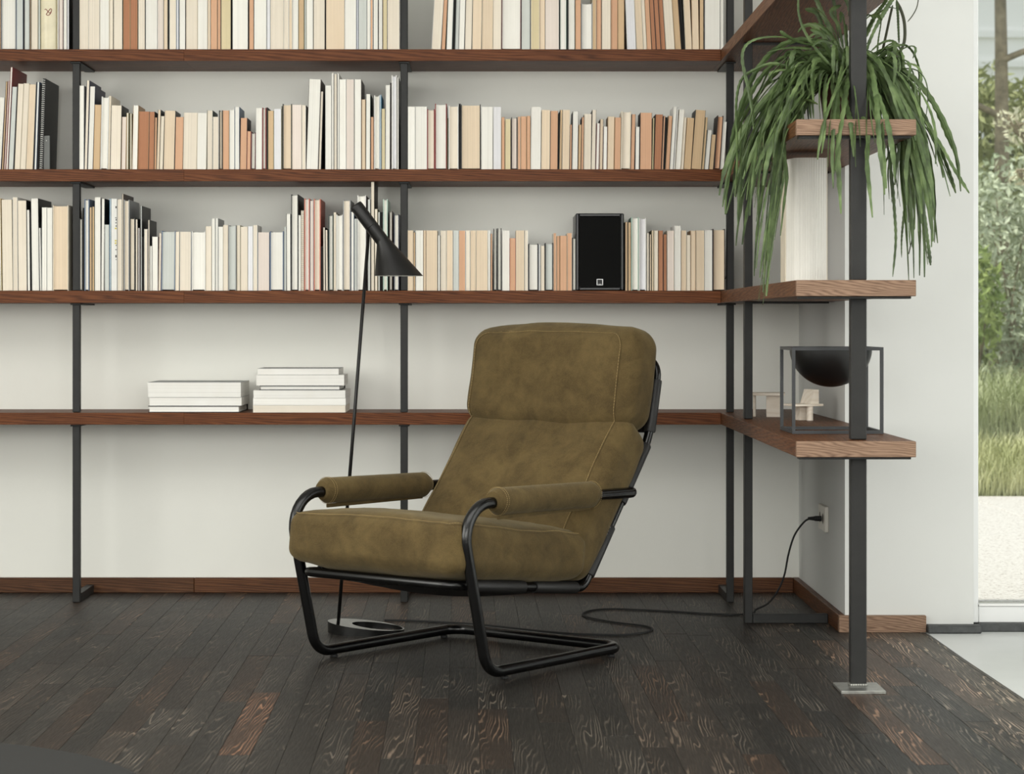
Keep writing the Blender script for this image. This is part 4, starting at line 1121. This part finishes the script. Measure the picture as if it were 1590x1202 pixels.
def shrub(name, c, rad_, n, leaf, ma, mb, label, cat, seed, trunk=None, twig=True, group=None, solid=.55):
    rr = random.Random(seed); root = tag(empty(name, (c[0], c[1], gz(c[1])-.02)), label, cat, group)
    base = Vector((c[0], c[1], gz(c[1])-.02)); cc = Vector(c)-base
    vs = []; fs = []
    for _ in range(n):
        while True:
            p = Vector((rr.uniform(-1, 1), rr.uniform(-1, 1), rr.uniform(-1, 1)))
            if solid < p.length < 1: break
        k = 1+.22*noise.noise(p*2.5+Vector((seed, 0, 0)))
        p = Vector((p.x*rad_[0]*k, p.y*rad_[1]*k, p.z*rad_[2]*k))+cc
        if p.z < .02: continue
        a = Vector((rr.gauss(0, 1), rr.gauss(0, 1)-.4, rr.gauss(0, .6)+.3)).normalized()
        b = a.orthogonal().normalized(); ang = rr.uniform(0, 2*PI)
        e = b*math.cos(ang)+a.cross(b)*math.sin(ang); f = a.cross(e)
        L = leaf*rr.uniform(.6, 1.25); wd = L*.38
        k = len(vs)
        vs += [p-e*L*.5, p+f*wd*.5+a*L*.06, p+e*L*.5, p-f*wd*.5+a*L*.06]
        fs += [(k, k+1, k+2), (k, k+2, k+3)]
    m = MB(); m.add(vs, fs); o = m.build('foliage', ma, root); o['kind'] = 'stuff'
    if twig:
        m = MB()
        for _ in range(9):
            a = rr.uniform(0, 2*PI); tip = cc+Vector((math.cos(a)*rad_[0]*.6, math.sin(a)*rad_[1]*.6, rr.uniform(-.2, .7)*rad_[2]))
            st = Vector((rr.uniform(-.05, .05), rr.uniform(-.05, .05), 0)) if not trunk else Vector((0, 0, max(.2, cc.z-rad_[2]*.8)))
            m.tube(spline([st, st.lerp(tip, .5)+Vector((rr.gauss(0, .05), 0, .05)), tip], 5), lambda q: .014*(1-.8*q), 6)
        if trunk:
            m.tube(spline([(0, 0, 0), (.03, .02, cc.z*.5), (0, 0, cc.z)], 6), lambda q: trunk*(1-.55*q), 10)
        m.build('branches', M_BARK, root, True)
    return root
M_BARK = simple('bark', lin(146, 133, 110), .9, vary=.3, scale=20)
G = lambda n, a, b: gmat(n, lin(*a), lin(*b), 5)
shrub('shrub', (3.14, 6.85, 1.02), (.22, .2, .42), 900, .085, G('leaf_mid', (112, 136, 68), (180, 192, 121)), None, 'dark green rounded-leaf shrub low beside the window frame', 'shrub', 1)
shrub('shrub', (3.66, 7.6, 1.25), (.62, .36, .82), 4200, .075, G('leaf_blue', (150, 162, 130), (226, 230, 204)), None, 'broad blue-green shrub in the middle of the garden view', 'shrub', 2)
shrub('shrub', (3.3, 8.5, 1.5), (.6, .35, .7), 2600, .07, G('leaf_bluepale', (126, 138, 98), (198, 204, 164)), None, 'pale green shrub behind the rounded-leaf shrub', 'shrub', 3)
shrub('shrub', (5.1, 7.3, 1.0), (.6, .5, .9), 3200, .075, G('leaf_fresh', (129, 157, 77), (199, 215, 131)), None, 'fresh green shrub right of the blue-green one', 'shrub', 4)
shrub('shrub', (2.1, 7.3, 1.0), (.6, .5, .9), 3000, .075, G('leaf_fresh2', (121, 147, 77), (187, 206, 129)), None, 'green shrub hidden left of the window, behind the wall', 'shrub', 5)
for i, (x_, y, z_, rx, rz) in enumerate(((1.9, 10.2, 1.4, .85, 1.45), (3.9, 10.4, 1.45, .9, 1.62), (5.9, 10.2, 1.4, .85, 1.45), (7.9, 10.4, 1.4, .85, 1.45))):
    shrub('hedge_bush', (x_, y, z_), (rx, .7, rz), 12000, .11, G('leaf_hedge%d' % i, (138, 146, 96), (196, 198, 146)), None,
          ['bush at the left end of the dense hedge behind the shrubs', 'bush in the middle of the dense hedge, seen through the window', 'bush right of the middle in the dense hedge behind', 'bush at the far right end of the dense hedge'][i], 'bush', 20+i, None, True, None, .7)
# light flowering branch reaching in at mid height
M_BLOS = G('leaf_blossom', (206, 202, 166), (236, 230, 206))
shrub('flowering_shrub', (3.50, 6.85, 2.2), (.24, .16, .13), 170, .06, M_BLOS, None, 'cream flowering branch hanging at mid height in the garden', 'shrub', 31, .02, True, None, .2)
shrub('flowering_shrub', (3.27, 5.75, 1.78), (.15, .12, .06), 90, .055, M_BLOS, None, 'lower cream flowering sprig above the blue-green shrub', 'shrub', 33, .015, True, None, .2)
shrub('tree', (3.84, 9.05, 4.15), (1.9, .7, .72), 8000, .11, G('leaf_tree', (130, 138, 84), (196, 198, 140)), None, 'tree with dark green crown above the white house', 'tree', 40, .075, True, None, .45)
tr_ = bpy.data.objects['tree']
for z0, sg in ((2.05, 1), (2.45, -1)):
    MB().tube(spline([(0, 0, z0-.1), (-.35*sg, -.1, z0+.02), (-.8*sg, -.15, z0), (-1.1*sg, -.2, z0+.08)], 6), lambda q: .028*(1-.75*q), 7).build('branch', M_BARK, tr_, True)
MB().box(-2, 8, 5.0, 5.09, -.08, .075, .01).build('reflection_strip', M_PAVE, ter)  # added pale bar standing in for a reflection in the pane
M_RENDER = simple('white_house_render', lin(250, 248, 243), .9)
M_ROOF = simple('roof_slate', lin(110, 110, 116), .7)
hs = tag(empty('house', (4.5, 22, .6)), 'white neighbouring house far behind the hedge, in slices between leaves', 'building')
MB().box(-4.2, 4.2, 0, 5, -.6, 5.3).build('wall', M_RENDER, hs)
for z_ in (3.75, 4.15): MB().box(-4.25, 4.25, -.06, -.001, z_, z_+.09).build('ledge', M_RENDER, hs)
MB().prism([(-4.6, 5.3), (4.6, 5.3), (3.2, 6.8), (-3.2, 6.8)], -5.3, .3, M=Matrix.Rotation(PI/2, 4, 'X')).build('roof', M_ROOF, hs)
for x_ in (-2.6, 0, 2.6):
    f = MB().box(x_-.5, x_+.5, -.04, -.001, 1.5, 2.9).build('window', M_WHITE, hs)
    MB().box(x_-.44, x_+.44, -.05, -.041, 1.56, 2.84).build('window_pane', M_CAB, f)
